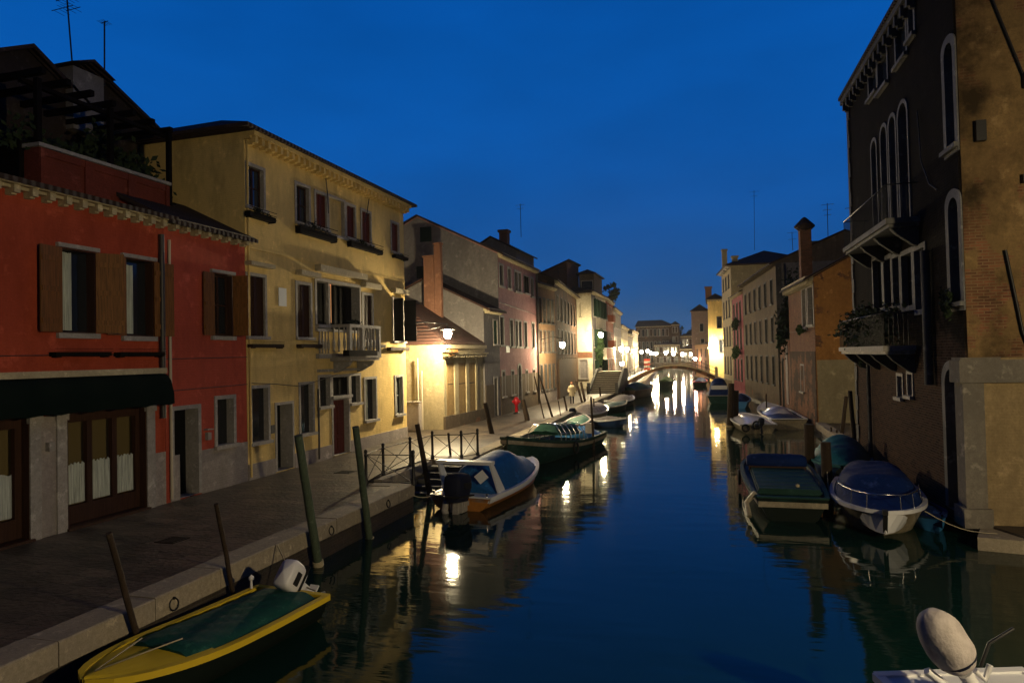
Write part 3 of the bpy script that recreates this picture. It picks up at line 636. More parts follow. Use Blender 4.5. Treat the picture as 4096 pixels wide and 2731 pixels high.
yh.walls(cornice=M_YEL, hip=2.5, over=.55, overx=.5, dent=.34, cornh=.32, roofm=M_ROOFD)
for q in ((165, 400, 748, 850), (620, 955, 880, 1010), (1085, 1370, 1035, 1125), (1488, 1600, 1150, 1200)): planter(yh, 'D', *q, plants=True)
for q in ((148, 368, 545, 592), (490, 640, 545, 592), (968, 1085, 550, 590), (1122, 1252, 568, 612)): planter(yh, 'E', *q, plants=False, m=M_POLE)
for q in ((135, 305, 5, 32), (490, 628, 65, 98), (625, 955, 50, 92), (945, 1055, 148, 182), (1155, 1252, 188, 218)): yh.pbox('window_hood', 'E', *q, .28, M_CORN)
bz = yh.hit('D', 900, 1250)[1]
mb = MB(); mb.box(.01, yh.Lf - .01, -.03, -.001, bz - .04, bz + .06); mb.obj('string_course', M_YEL, yh.e)
yh.box('socle', .0, d0 - .12, -.035, -.001, .8, 1.32, M_SOCLE); yh.box('socle', d1 + .12, e0 - .12, -.035, -.001, .8, 1.32, M_SOCLE); yh.box('socle', e1 + .12, yh.Lf, -.035, -.001, .8, 1.3, M_SOCLE)
yh.pbox('stone_plaque', 'E', 371, 424, 178, 304, .03, M_PAPER)
yh.pbox('doorbell_plate', 'E', 318, 342, 1132, 1190, .03, M_STONED)
# loggia posts, folding shutters, warm lit gap
mb = MB()
for f in (.29,): x = lx0 + (lx1 - lx0) * f; mb.box(x - .05, x + .05, .02, .14, lz0, lz1)
mb.obj('mullion', M_STONE, yh.e)
wf = lx0 + (lx1 - lx0) * .44
mb = MB(); zz = lz0 + .3
for a, b_ in ((0, 1.55), (1.75, 1.9), (2.1, 2.22)): mb.box(wf + .02, wf + .16, .34, .35, zz + a, min(zz + b_, lz1 - .1))
mb.obj('lit_shutter_gap', M_WARMW, yh.e)
for x_ in (lx0 + .06, wf - .55, wf + .2, lx1 - 1.5, lx1 - .75):
    mb = MB(); mb.box(x_, x_ + .5, .24, .28, lz0 + .05, lz1 - .06)
    for i in range(20): mb.box(x_ + .05, x_ + .45, .225, .239, lz0 + .1 + i * (lz1 - lz0 - .2) / 20, lz0 + .14 + i * (lz1 - lz0 - .2) / 20)
    mb.obj('loggia_shutter', M_WOODK, yh.e)
# stone balcony with balusters
b0 = yh.hit('E', 715, 560)[0] + .1; b1 = lx1 + .15; bt = lz0 + .18; bb = bt - 1.15; PR = .95
mb = MB(); mb.box(b0, b1, -PR, -.002, bb - .2, bb - .02); mb.box(b0 + .06, b1 - .06, -PR + .06, -.003, bb - .32, bb - .202)
slab = mb.obj('balcony', M_STONE, yh.e)
mb = MB(); mb.box(b0, b1, -PR, -PR + .16, bt - .12, bt); mb.box(b0, b0 + .16, -PR + .162, -.002, bt - .12, bt); mb.box(b1 - .16, b1, -PR + .162, -.002, bt - .12, bt)
for x in (b0 + .005, (b0 + b1) / 2 - .3, b1 - .155): mb.box(x, x + .15, -PR + .005, -PR + .155, bb - .018, bt - .122)
mb.box(b0, b1, -PR + .01, -PR + .15, bb - .019, bb + .06)
mb.obj('balustrade', M_STONE, slab)
mb = MB(); prof = [(.045, 0), (.03, .06), (.06, .2), (.062, .3), (.03, .5), (.028, .62), (.045, .8)]
hb = bt - .12 - bb - .06
n = 9
for i in range(n):
    x = b0 + .25 + (b1 - b0 - .5) * i / (n - 1)
    if abs(x - ((b0 + b1) / 2 - .22)) < .12: continue
    mb.lathe([(r, z * hb / .8) for r, z in prof], (x, -PR + .08, bb + .06), 8)
for i in range(3):
    for xx in (b0 + .08, b1 - .08): mb.lathe([(r, z * hb / .8) for r, z in prof], (xx, -PR + .3 + i * .24, bb + .06), 8)
mb.obj('balusters', M_STONE, slab)
for xx in (b0 + .3, b1 - .45):
    mb = MB(); mb.prism([(xx, -.003, bb - .33), (xx, -PR + .15, bb - .33), (xx, -PR + .25, bb - .5), (xx, -.2, bb - .75), (xx, -.003, bb - .8)], (.16, 0, 0)); mb.obj('console', M_STONE, slab)
# fixed balustrade under the left part of the loggia
mb = MB(); mb.box(lx0 - .1, b0 - .03, -.16, -.002, bt - .14, bt - .02); mb.box(lx0 - .1, b0 - .03, -.16, -.002, bb - .2, bb - .02)
for i in range(4): mb.lathe([(r, z * hb / .8) for r, z in prof], (lx0 + .05 + i * (b0 - lx0 - .15) / 3.4, -.09, bb + .0), 8)
mb.obj('wall_balustrade', M_STONE, yh.e)
q = yh.rect('E', 818, 1018, 612, 648, -PR); mb = MB(); mb.box(q[0], q[1], -PR - .3, -PR - .03, bb - .12, bb + .1); fb = mb.obj('flower_box', M_WOODK, yh.e)
leaves('plants', ((lx0 + lx1) / 2 + .2, -.5, bt + .02), (.8, .2, .16), 300, M_LEAF2, yh.e, .05)
yh.pbox('lintel_band', 'E', 640, 960, 738, 756, .16, M_STONE)
yh.tube('downpipe', [(yh.hit('E', 640, 1100)[0], -.09, 3.6), (yh.hit('E', 640, 1100)[0], -.09, .9)], .04, M_PIPE)
cable(yh, [(.1, -.04, 4.0), (1.5, -.05, 3.9), (3, -.04, 3.75), (5.5, -.04, 4.1)], .014)
cable(yh, [(4.9, -.04, 12.2), (5.05, -.05, 11.3), (5.1, -.04, 10.6)], .02)
cable(yh, [(8.6, -.04, 12.2), (8.3, -.05, 11.3), (8.1, -.04, 10.8)], .02)
yh.tube('downpipe', [(.08, -.07, 12.1), (.08, -.07, 6), (.08, -.07, .9)], .035, M_YEL)

# single storey building behind the first lamp
lb = House('low_building', 'low cream building with arched boarded panels and tiled roof beside the first lamp', (-14.15, 34.4), (-13.85, 40.3), .5, 5.45, 6.0, M_CREAM)
lb.walls(hip=2.65, over=.12, overx=.1, roofm=M_ROOF, ridge=((2.6, 3.8, 8.1), (5.9, 3.8, 8.1)))
for q in ((480, 560, 655, 1200), (600, 682, 655, 1185), (712, 782, 655, 1165)):
    x0, x1, z0, z1 = lb.rect('G', *q); x0 = max(x0, .5); mb = MB(); mb.box(x0, x1, -.03, -.001, z0, z1); p_ = mb.obj('boarded_panel', M_PANEL, lb.e)
    mb = MB(); mb.box(x0 + .1, x1 - .1, -.035, -.031, z0 + (z1 - z0) * .58, z0 + (z1 - z0) * .6); mb.obj('batten', M_WOODD, p_)
for q in ((400, 470), (560, 600), (682, 712), (783, 800)):
    x0 = lb.hit('G', q[0], 900)[0]; x1 = lb.hit('G', q[1], 900)[0]; lb.box('pilaster', max(x0, 0), min(x1, lb.Lf - .01), -.09, -.002, 1.5, 4.6, M_CREAM)
lb.box('socle', .02, lb.Lf - .02, -.12, -.0015, .8, 1.5, M_BEIGE)
mb = MB(); mb.box(0.02, lb.Lf - .02, -.16, -.002, 5.0, 5.2); mb.box(0.02, lb.Lf - .02, -.3, -.002, 5.2, 5.4)
mb.obj('cornice', M_CORN, lb.e)
mb = MB()
mb.box(.5, lb.Lf - .06, -.42, -.17, 4.88, 4.96)
for i in range(14): x = .7 + i * .37; mb.box(x, x + .2, -.36, -.165, 4.7, 4.878)
mb.obj('dentil_band', M_CORN, lb.e)
mb = MB(); mb.box(-.12, 1.0, -.5, -.31, 4.98, 5.14); mb.box(-.1, .8, -.4, -.125, 4.8, 4.88); mb.obj('canopy', M_ORNG, lb.e)
# its flank faces the alley: pipes and a utility box stand against it
for gx_, zt2 in ((195, 4.7), (235, 4.0)):
    p = gy('G', gx_, 1000, 34.33)
    mb = MB(); mb.tube([(0, -.0, .8), (0, 0, zt2)], .05, 8); o = mb.obj('downpipe', M_PIPEL, lb.e)
    o.matrix_parent_inverse = Matrix.Identity(4); lp = Matrix.Rotation(-lb.ang, 3, 'Z') @ (Vector((p.x, p.y - .06, 0)) - lb.P0); o.location = lp
p = gy('G', 70, 1150, 33.2); q = gy('G', 150, 1150, 33.2)
cb = thing('utility_cabinet', 'pale grey utility cabinet in the alley beside the yellow house corner', 'cabinet', ((p.x + q.x) / 2, 33.5, .8))
mb = MB(); mb.box(-.42, .42, -.18, .18, .1, 1.55); mb.box(-.40, .40, -.2, -.181, .14, 1.5); mb.obj('cabinet_body', M_SOCLE, cb)
mb = MB(); mb.box(-.45, .45, -.22, .2, 1.551, 1.6); mb.obj('cabinet_lid', M_STONE, cb)
# grey-green two window house
gh = House('grey_green_house', 'small grey green house with two green shuttered windows and gabled flank', (-13.75, 40.35), (-13.62, 43.1), .5, 7.75, 7.6, M_GREY)
for q in ((803, 838, 180, 455), (977, 1016, 215, 460)): gh.win('rect', 'G', *q, closed=M_WOODG2, fw=.1, d=.15)
x0, x1, _, dz = gh.rect('G', 987, 1018, 815, 1200); gh.winr('rect', x0, x1, .84, dz, door=1, fw=.12, dm=M_BLACKS)
gh.walls(prof=[(0, 7.75), (4.1, 9.75), (7.6, 8.2)], over=.5, roofm=M_ROOF, cornice=M_CORN)
gh.box('string_course', .02, gh.Lf - .02, -.04, -.001, 4.35, 4.45, M_GREY); gh.box('socle', .05, x0 - .14, -.05, -.001, .8, 2.9, M_BEIGE)
ch = thing('chimney_stack', 'tall pinkish brick twin chimney rising above the low building roof', 'chimney', (-16.75, 39.9, 5))
M_CHIM = plaster('pinkish chimney render', (.34,.17,.11), (.24,.12,.08), .5, dirt=1)
mb = MB(); mb.box(-.72, -.02, -.2, .2, 0, 6.05); mb.box(-.8, .0, -.26, .26, 6.06, 6.16); mb.obj('stack', M_CHIM, ch)
mb = MB(); mb.box(.0, .45, -.2, .1, 0, 6.8); mb.box(-.06, .5, -.25, .15, 6.81, 6.93); mb.obj('stack', M_CHIM, ch)
# pink house
ph = House('pink_house', 'long pink three storey house with grey gable wall and narrow windows', (-13.62, 43.12), (-13.62, 53.1), .5, 11.6, 11, M_PINK)
for q in ((1248, 1290, 820, 1078), (1355, 1387, 862, 1112), (1440, 1473, 900, 1145), (1485, 1514, 918, 1155), (1640, 1670, 985, 1208)): ph.win('rect', 'F', *q, pm=M_GLASSB, fw=.13, d=.12)
ph.win('rect', 'F', 1552, 1618, 955, 1170, fw=.03, d=.12, closed=M_WOODK)
for q in ((1045, 1082, 180, 470), (1152, 1180, 212, 482), (1207, 1230, 220, 485), (1241, 1265, 226, 487), (1300, 1325, 237, 490), (1380, 1405, 247, 496)): ph.win('rect', 'G', *q, pm=M_GLASSB, fw=.13, d=.12)
for q in ((1070, 1095, 748, 1005), (1166, 1190, 742, 985), (1315, 1335, 737, 955), (1390, 1412, 730, 945)): ph.win('rect', 'G', *q, sash=M_IRON, bars=5, fw=.12, d=.15)
x0, x1, _, dz = ph.rect('G', 1237, 1268, 680, 1130); ph.winr('arch', x0, x1, .84, dz, door=1, fw=.16, dm=M_WOODD)
ph.walls(prof=[(0, 11.6), (5.75, 14.45), (11, 12.0)], over=.45, cornice=M_CORN, dent=.3, roofm=M_ROOFD)
zz = ph.hit('G', 1150, 785)[1]; ph.box('socle', .02, x0 - .18, -.03, -.001, .8, zz, M_BEIGE); ph.box('socle', x1 + .18, ph.Lf - .02, -.03, -.001, .8, zz, M_BEIGE)
mb = MB(); 
# the flank is grey render: a thin coat over the gable
mb.prism([(-.03, .0, .8), (-.03, 0, 11.5), (-.03, 5.75, 14.35), (-.03, 10.9, 12.0), (-.03, 10.9, .8)], (.028, 0, 0)); mb.obj('gable_render', M_GREY, ph.e)
for q in ((255, 395, 345, 530), (210, 300, 835, 990)):
    a = gy('F', q[0], 440 if q[2] < 500 else 910, 43.1); b_ = gy('F', q[1], 440 if q[2] < 500 else 910, 43.1); zt2 = gy('F', q[0], q[2], 43.1).z; zb2 = gy('F', q[0], q[3], 43.1).z
    mb = MB(); mb.box(-.07, -.031, -13.62 - b_.x, -13.62 - a.x, zb2, zt2); mb.obj('shutter', M_WOODG, ph.e)
ph.tube('downpipe', [(ph.Lf - .1, -.12, 11.2), (ph.Lf - .1, -.12, 5), (ph.Lf - .1, -.12, .9)], .08, M_PIPE)
cable(ph, [(0, -.04, 8.3), (4, -.04, 8.15), (9.9, -.04, 7.95)], .02)
ph.pbox('wall_plaque', 'G', 1108, 1142, 480, 548, .04, M_PAPER)
# tall block behind the pink house
bh = House('brick_house', 'tall dark block with chimney rising behind the pink house', (-15.2, 53.2), (-15.0, 58.0), .5, 13.4, 4.6, M_GREY)
bh.walls(prof=[(0, 13.3), (2.2, 14.5), (4.4, 13.3)], over=.3, roofm=M_ROOFD)
mb = MB(); mb.box(1.2, 1.9, 1.2, 1.9, 13.6, 15.1); mb.box(1.1, 2.0, 1.1, 2.0, 15.1, 15.3); mb.obj('chimney', M_BRICK, bh.roof)
# brown houses
k_ = [dict(pm=M_GLASS), dict(closed=M_WOODD), dict(pm=M_GLASSB), dict(curt=(.5, 1, 0, 1), cm=M_CURTG)]
b1_ = House('brown_house', 'ochre brown house with dark panel and drainpipe just past the pink house', (-13.6, 53.15), (-13.25, 58.2), .5, 10.6, 8, M_BROWN)
b1_.rows(4, [(7.4, 9.4)], .62, k_, x0=.3, x1=4.8, fw=.1, fm=M_STONED); b1_.rows(4, [(5.0, 6.7)], .6, [dict(pm=M_GLASS), dict(closed=M_WOODD)], x0=.3, x1=4.8, fw=.1, fm=M_STONED); b1_.rows(4, [(1.9, 3.9)], .45, k_, x0=.3, x1=4.8, fw=.1, fm=M_STONED)
b1_.walls(prof=[(0, 10.6), (4, 12.2), (8, 10.6)], cornice=M_CORN, over=.4, roofm=M_ROOFD)
b1_.box('socle', .05, 4.9, -.06, -.002, .8, 1.85, M_SOCLE)
b2_ = House('dark_house', 'dark brick house with wooden boards at street level and white sills', (-13.25, 58.25), (-14.9, 76.6), .5, 11.3, 8, M_DARKF)
b2_.rows(6, [(7.9, 10.0), (4.9, 7.0)], .9, k_, x0=.5, x1=17, fw=.1, fm=M_STONED); b2_.walls(prof=[(0, 11.3), (4, 13.2), (8, 11.3)], cornice=M_CORN, over=.45, roofm=M_ROOFD)
mb = MB()
for i in range(40): x = 1.2 + i * .38; mb.box(x, x + .36, -.12 - (i % 3) * .01, -.01, .8, 4.3 + (i % 5) * .03)
mb.obj('boarding', M_PLANK, b2_.e)
# attic with raised roofs behind
b3_ = House('attic_house', 'dark attic with tilted roof standing behind the brown houses', (-17.5, 60), (-16.8, 74), .5, 13.2, 6, M_DARKF)
b3_.walls(prof=[(0, 13.0), (3, 14.0), (6, 13.2)], over=.4, roofm=M_ROOFD)
b4_ = House('roof_turret', 'small brick roof turret with steep single slope roof', (-15.9, 76.5), (-15.6, 82), .5, 14.9, 3.5, M_BRICK)
b4_.walls(prof=[(0, 15.4), (3.4, 14.1)], over=.3, roofm=M_ROOFD)
# bright white wall house: flank faces the camera
wh = House('white_house', 'house with bright white flank wall lit by the lamp before it', (-15.9, 77), (-13.3, 77), .5, 11.8, 11, M_WHITEP)
wh.winr('rect', 1.15, 2.0, 2.0, 4.1, fw=.14, d=.2)
wh.walls(prof=[(0, 11.7), (10.9, 11.9)], over=.4, roofm=M_ROOFD, cornice=M_CORN)
wh.box('brick_band', 0, wh.Lf, -.02, -.001, 4.3, 5.0, M_BRICK); 
mb = MB(); mb.box(1.3, 1.36, -.03, -.002, 9.0, 10.6); mb.box(1.15, 1.5, -.03, -.002, 9.0, 9.06); mb.obj('iron_tie', M_IRON, wh.e)
def far(name, label, P0, P1, zt, m, n, storeys, dep=8, hip=1.3, prof=None, mats=None, z0=.5, **k):
    h = House(name, label, P0, P1, z0, zt, dep, m); zr = []
    s_ = (zt - 1.2) / storeys
    for i in range(storeys): zr.append((1.2 + i * s_ + s_ * .22, 1.2 + i * s_ + s_ * .78))
    h.rows(n, zr, k.get('ww', .8), mats or k_, x0=k.get('x0', .4), x1=k.get('x1'), fw=.12)
    h.walls(prof=prof, ridge=k.get('ridge'), hip=0 if prof else hip, over=.4, overx=.3, roofm=M_ROOFD, cornice=M_CORN if k.get('corn', 1) else None, dent=.5); return h
w2 = far('shuttered_house', 'pale house with green open shutters beside the bright white wall', (-13.28, 77.1), (-13.35, 87.5), 11.9, M_GREY, 4, 3, mats=[dict(shut=M_WOODG, sw=.4, a1=60, a2=60)])
leaves('balcony_plants', (3, -.4, 7.1), (1.6, .3, .5), 400, M_LEAF, w2.e, .12)
w2b = House('loggia_attic', 'white roofed attic room with hedge on its terrace above the shuttered house', (-15.2, 80), (-13.4, 80), 11, 14.2, 6, M_BEIGE); w2b.winr('rect', .3, 1.6, 12.4, 13.4, fw=.08); w2b.walls(hip=.7, over=.4, overx=.3, roofm=M_ROOFD)
mb_ = tag(leaves('roof_terrace_shrub', (-12.9, 92, 13.0), (1.0, 1.0, .9), 500, M_LEAF2, None, .2), 'dark shrub growing on a roof terrace above the orange red house', 'shrub')
w3 = far('orange_red_house', 'orange red house with projecting balconies further along the quay', (-13.4, 88), (-13.95, 99), 12.0, M_ORRED, 4, 3, hip=1.0)
w3.box('balcony', 3, 6, -.8, -.002, 9.0, 9.9, M_ORRED); w3.box('balcony', 3, 6, -.8, -.002, 5.6, 6.5, M_ORRED)
w4 = far('grey_house', 'grey house with tall chimneys past the orange red house', (-13.95, 99.3), (-14.9, 115), 11.4, M_GREY, 5, 3, hip=1.2)
mb = MB()
for x, h_ in ((12.5, 2.0), (14, 1.2)): mb.box(x, x + .8, 1, 1.8, 11.5, 11.8 + h_); mb.box(x - .1, x + .9, .9, 1.9, 11.8 + h_, 12.05 + h_)
mb.obj('chimney', M_BRICK, w4.roof)
w5 = far('cream_house', 'cream house in the lamp lit row beyond the chimneys', (-14.95, 115.3), (-16.2, 135), 9.5, M_CREAM, 6, 3)
w6 = far('beige_house', 'low beige house in the lamp lit row', (-16.3, 135.3), (-17.6, 156), 8.6, M_BEIGE, 6, 2)
w7 = far('white_fronted_house', 'whitish house near the far end of the lamp lit row', (-17.7, 156.3), (-19.2, 182), 10.0, M_WHITEP, 7, 3)
far('large_slate_house', 'wide grey house with long roof closing the view along the canal', (-24, 222), (-12.9, 221), 13.2, M_DARKF, 8, 3, dep=14, hip=2.4, ww=.7, ridge=((-.3, 5, 15.4), (7.6, 5, 15.4)))
far('square_turret_house', 'narrow grey turret house beside the wide house at the end', (-12.7, 219), (-10.3, 219), 13.4, M_DARKF, 2, 4, dep=3, hip=1.2)
far('low_end_house', 'low pale house closing the canal under the turret', (-17, 205), (-9.5, 205), 7.0, M_BEIGE, 6, 2, dep=8, hip=1)
far('low_red_roof_house', 'low house with reddish roof at the canal end', (-9.4, 196), (-3.0, 196), 5.6, M_BEIGE, 5, 1, dep=8, hip=1.4)
far('plain_block_house', 'plain pale block between the turret and the pale pink house', (-9.8, 214), (-3.8, 214), 9.6, M_BEIGE, 5, 2, dep=8, hip=.8)
for i, (x, y, z) in enumerate(((-9.0, 225, 9.5), (-6.5, 224, 10.3), (-4.6, 222, 10.8))):
    t_ = thing('tree', ['low dark tree left of the far treetops', 'middle dark tree behind the plain block', 'taller dark tree next to the pale pink house'][i], 'tree', (x, y, 0), 0, 'far trees at the canal end')
    mb = MB(); mb.tube([(0,0,.5), (.1,0,z * .6), (.0,.1,z * .85)], .25, 7, r2=.1); mb.obj('trunk', M_POLE, t_); leaves('crown', (0, 0, z), (2.2, 2, 2.0), 900, M_LEAF2, t_, .3)
struct('far_quay', (lambda b: (b.box(-60, 60, 196, 420, -1, .75), b)[1])(MB()), M_PAVE)

# ------------------------------------------------------------------ RIGHT ROW
RB = [(60, -12), (9.0, -12), (9.0, 12), (6.1, 19.6), (6.1, 31.4), (5.45, 31.4), (5.45, 42), (4.9, 50), (4.8, 56), (2.95, 74), (2.0, 84), (.6, 86), (-.1, 90), (-.6, 105), (-1.2, 150), (-1.5, 200), (60, 200)]
mb = MB(); mb.prism([(x + .04, y, -1.5) for x, y in RB], (0, 0, 1.85)); struct('right_embankment', mb, M_QWALL)
mb = MB(); mb.prism([(5.5, 31.35, .3), (12, 31.35, .3), (12, 42.1, .3), (5.5, 42.1, .3)], (0, 0, .25)); mb.prism([(-.05, 86, .3), (30, 86, .3), (30, 199, .3), (-1.3, 199, .3)], (0, 0, .5)); struct('right_pavement', mb, M_PAVE)
mb = MB(); kerbline(mb, (5.4, 42, 0), (5.4, 31.4, 0), .5, .6, .25); kerbline(mb, (6.0, 31.3, 0), (6.0, 19.5, 0), .3, .38, .1); struct('kerb', mb, M_KERB)
mb = MB(); mb.prism([(5.7, 18.2, -.4), (6.1, 19.25, -.4), (14, 22.4, -.4), (14, 19.5, -.4), (7.2, 17.9, -.4)], (0, 0, .7)); struct('landing_stone', mb, M_KERB)

# decaying palace
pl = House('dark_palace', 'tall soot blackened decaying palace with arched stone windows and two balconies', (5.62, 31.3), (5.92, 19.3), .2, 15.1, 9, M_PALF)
G_ = dict(fm=M_STONEP, pm=M_GLASSB, sash=M_WOODK)
for q in ((348, 408, 565, 745), (420, 492, 440, 690), (560, 640, 190, 475), (662, 700, 20, 290)): pl.win('rect', 'L', *q, fw=.14, d=.12, fm=M_STONEP, pm=M_GLASSB)
for i, q in enumerate(((372, 410, 1100, 1900), (447, 492, 985, 1880), (512, 562, 905, 1800), (585, 655, 800, 1760))):
    a, b_, z0_, z1_ = pl.rect('L', q[0], q[1], q[2], 1500); pl.winr('arch', a, b_, 8.55, z1_, fw=.12, d=.25, sash=M_WOODK, pm=M_GLASSB, fm=M_STONEP, sill=0, nobot=1)
pl.win('arch', 'L', 950, 1060, 300, 1150, fw=.2, d=.3, **G_)
pl.win('arch', 'M', 985, 1100, 60, 900, fw=.22, d=.3, **G_)
for q in ((385, 452, 560, 950), (470, 525, 560, 940), (540, 590, 545, 930), (610, 690, 520, 930), (712, 790, 480, 955)): pl.win('rect', 'M', *q, fw=.15, d=.2, sill=0, **G_)
for q in ((575, 612, 205, 368), (655, 690, 190, 355)): pl.win('rect', 'N', *q, fw=.1, d=.25)
a, b_, z0_, z1_ = pl.rect('N', 960, 1085, 150, 1080); pl.winr('arch', a, min(b_, pl.Lf - .5), .45, z1_, fw=.22, d=.35, door=1, dm=M_PALP, fm=M_STONEP)
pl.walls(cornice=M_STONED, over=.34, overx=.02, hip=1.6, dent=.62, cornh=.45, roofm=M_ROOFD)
for dx in (0,): pass
# balconies of the palace: slab, consoles, railing
def balcony(h, x0, x1, z, pr_, m, plants=0):
    mb = MB(); mb.box(x0, x1, -pr_, -.002, z - .16, z); mb.box(x0 + .08, x1 - .08, -pr_ + .08, -.003, z - .26, z - .162)
    s_ = mb.obj('balcony', M_STONED if m is None else m, h.e); n = 4
    for i in range(n):
        mb = MB(); x = x0 + .15 + (x1 - x0 - .5) * i / (n - 1); mb.prism([(x, -.003, z - .27), (x, -pr_ + .15, z - .27), (x, -pr_ + .3, z - .45), (x, -.15, z - .8), (x, -.003, z - .85)], (.2, 0, 0)); mb.obj('console', M_STONED, s_)
    mb = MB(); mb.tube([(x0 + .05, -.02, z + 1), (x0 + .05, -pr_ + .05, z + 1), (x1 - .05, -pr_ + .05, z + 1), (x1 - .05, -.02, z + 1)], .022, 6)
    k = int((x1 - x0) / .13)
    for i in range(k + 1): x = x0 + .05 + (x1 - x0 - .1) * i / k; mb.tube([(x, -pr_ + .05, z), (x, -pr_ + .05, z + 1)], .009, 4)
    for i in range(6):
        for xx in (x0 + .05, x1 - .05): y = -pr_ + .05 + i * (pr_ - .1) / 6; mb.tube([(xx, y, z), (xx, y, z + 1)], .009, 4)
    mb.obj('railing', M_IRON, s_)
    if plants: leaves('plants', ((x0 + x1) / 2, -pr_ * .6, z + .75), ((x1 - x0) * .5, .45, .6), plants, M_LEAF2, s_, .09)
    return s_
bx0, _ = pl.hit('L', 330, 1500); bx1, _ = pl.hit('L', 705, 1500)
zb1 = pl.hit('M', 500, 225, -.9)[1]; zb2 = pl.hit('M', 500, 1240, -.9)[1]
balcony(pl, max(bx0, .4), bx1 + .4, zb1, .9, M_STONEP); balcony(pl, max(pl.hit('M', 300, 1200)[0], .6), pl.hit('M', 690, 1200)[0] + .3, zb2, .9, M_STONE, 1600)
# corner quoins, pipes, string courses and corner pier
mb = MB()
for i in range(24): z = .4 + i * .6; mb.box(.0, .42 if i % 2 else .3, -.05, -.002, z, z + .57)
mb.obj('quoins', M_STONED, pl.e)
x_ = pl.hit('N', 378, 500)[0]; pl.tube('downpipe', [(x_, -.12, 5.6), (x_, -.12, 3), (x_, -.12, .3)], .07, M_STONED)
x_ = pl.hit('M', 850, 1200)[0]; pl.tube('downpipe', [(x_, -.14, pl.hit('M', 850, 480)[1]), (x_, -.14, pl.hit('N', 850, 270)[1])], .12, M_STONED)
cable(pl, [(9.2, -.05, 11.5), (9.4, -.06, 10.0), (10.0, -.05, 9.2), (10.6, -.05, 8.9)], .02, M_STONED); 
zc = pl.hit('N', 1110, 255)[1]; zc2 = pl.hit('N', 1110, 75)[1]
mb = MB(); Lp = pl.Lf
mb.box(Lp - .42, Lp + .12, -.12, .34, .3, zc); mb.box(Lp - .5, Lp + .2, -.2, .42, .28, .75)
pr2 = mb.obj('corner_pier', M_PIER, pl.e)
mb = MB(); mb.box(Lp - .5, Lp + .2, -.2, 2.3, zc + .002, zc + .55); mb.box(Lp - .44, Lp + .16, -.16, .7, zc + .552, zc2 + .05); mb.obj('impost_block', M_PIER, pr2)
# flank facing the camera: ochre flaking plaster (thin coat) over the palace end wall
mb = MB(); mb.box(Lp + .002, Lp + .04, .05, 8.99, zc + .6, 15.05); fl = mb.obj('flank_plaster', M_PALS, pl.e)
mb = MB(); mb.box(Lp + .002, Lp + .06, .35, 8.98, .3, zc + .598); mb.obj('flank_plaster', M_PALP, pl.e)
mb = MB(); mb.tube([(Lp + .12, .9, zc + 3.2), (Lp + .12, 1.2, zc + 1.2), (Lp + .12, 1.35, zc + .7)], .035, 6); mb.obj('iron_strut', M_IRON, pl.e)
mb = MB(); mb.tube([(Lp + .12, .5, 14.2), (Lp + .12, 1.9, 9.6), (Lp + .1, 2.1, 9.2)], .03, 6); mb.obj('iron_strut', M_IRON, pl.e)
mb = MB(); mb.box(Lp + .062, Lp + .075, 1.3, 3.6, 2.1, 2.13); mb.obj('iron_bar', M_IRON, pl.e)
for (yy, zz, w_, h_) in ((.35, 9.7, .22, .5), (1.4, 10.9, .3, .35), (2.7, zc + .9, .5, .4), (1.3, 8.6, .3, .2)):
    mb = MB(); mb.box(Lp + .041, Lp + .2, yy, yy + w_, zz, zz + h_); mb.obj('iron_anchor', M_IRON, pl.e)
leaves('wall_plants', (Lp - .6, -.15, 6.0), (.5, .12, .4), 350, M_LEAF2, pl.e, .07); leaves('wall_plants', (1.0, -.3, 4.9), (.7, .15, .9), 500, M_LEAF2, pl.e, .09)
leaves('wall_plants', (2.6, -.3, 4.6), (.8, .15, .7), 500, M_LEAF2, pl.e, .09)

# orange flank house with red brick front and tall chimney
oh = House('brick_house', 'house with large ochre orange flank wall, brick front and chimney with conical cap', (4.95, 50), (5.5, 42), .2, 8.7, 9, M_BRICK)
for q in ((1000, 1030, 600, 900), (1045, 1085, 580, 880)): oh.win('rect', 'K', *q, fw=.16, d=.2, pm=M_GLASSB)
for q in ((990, 1015, 1200, 1400),): oh.win('rect', 'K', *q, fw=.1, d=.2)
oh.walls(prof=[(0, 8.9), (2.5, 10.25), (5.2, 11.5), (9, 11.5)], over=.55, roofm=M_ROOFD, cornice=M_CORN, dent=.35, cornh=.4)
mb = MB(); LL = oh.Lf; mb.prism([(LL + .002, .02, .3), (LL + .002, .02, 8.8), (LL + .002, 2.5, 10.18), (LL + .002, 5.2, 11.4), (LL + .002, 8.9, 11.4), (LL + .002, 8.9, .3)], (.035, 0, 0)); mb.obj('flank_plaster', M_ORNG, oh.e)
oh.box('socle', LL + .04, LL + .06, .05, 8.8, .3, 4.1, M_CREAM); oh.box('socle', .02, LL - .02, -.03, -.001, .3, 4.6, M_DARKF)
mb = MB(); mb.prism([(LL + .002, -.2, 8.78), (LL + .002, 2.5, 10.26), (LL + .002, 5.2, 11.5), (LL + .002, 5.2, 11.62), (LL + .002, 2.5, 10.38), (LL + .002, -.2, 8.9)], (.12, 0, 0)); mb.obj('verge', M_CORN, oh.e)
c_ = gy('K', 1015, 300, 45.5)
mb = MB(); lx = 50 - 45.5
cx_, cy_ = lx, max((Vector((c_.x, 45.5, 0)) - oh.P0).dot(oh.inw), .3); mb.box(cx_ - .32, cx_ + .32, cy_ - .32, cy_ + .32, 9.0, 12.15)
chm = mb.obj('chimney', M_BRICK, oh.e); mb = MB(); mb.lathe([(.3, 12.0), (.62, 12.3), (.60, 12.36), (.12, 12.85), (.02, 12.9)], (cx_, cy_, 0), 12); mb.obj('chimney_cap', M_ROOFD, chm)
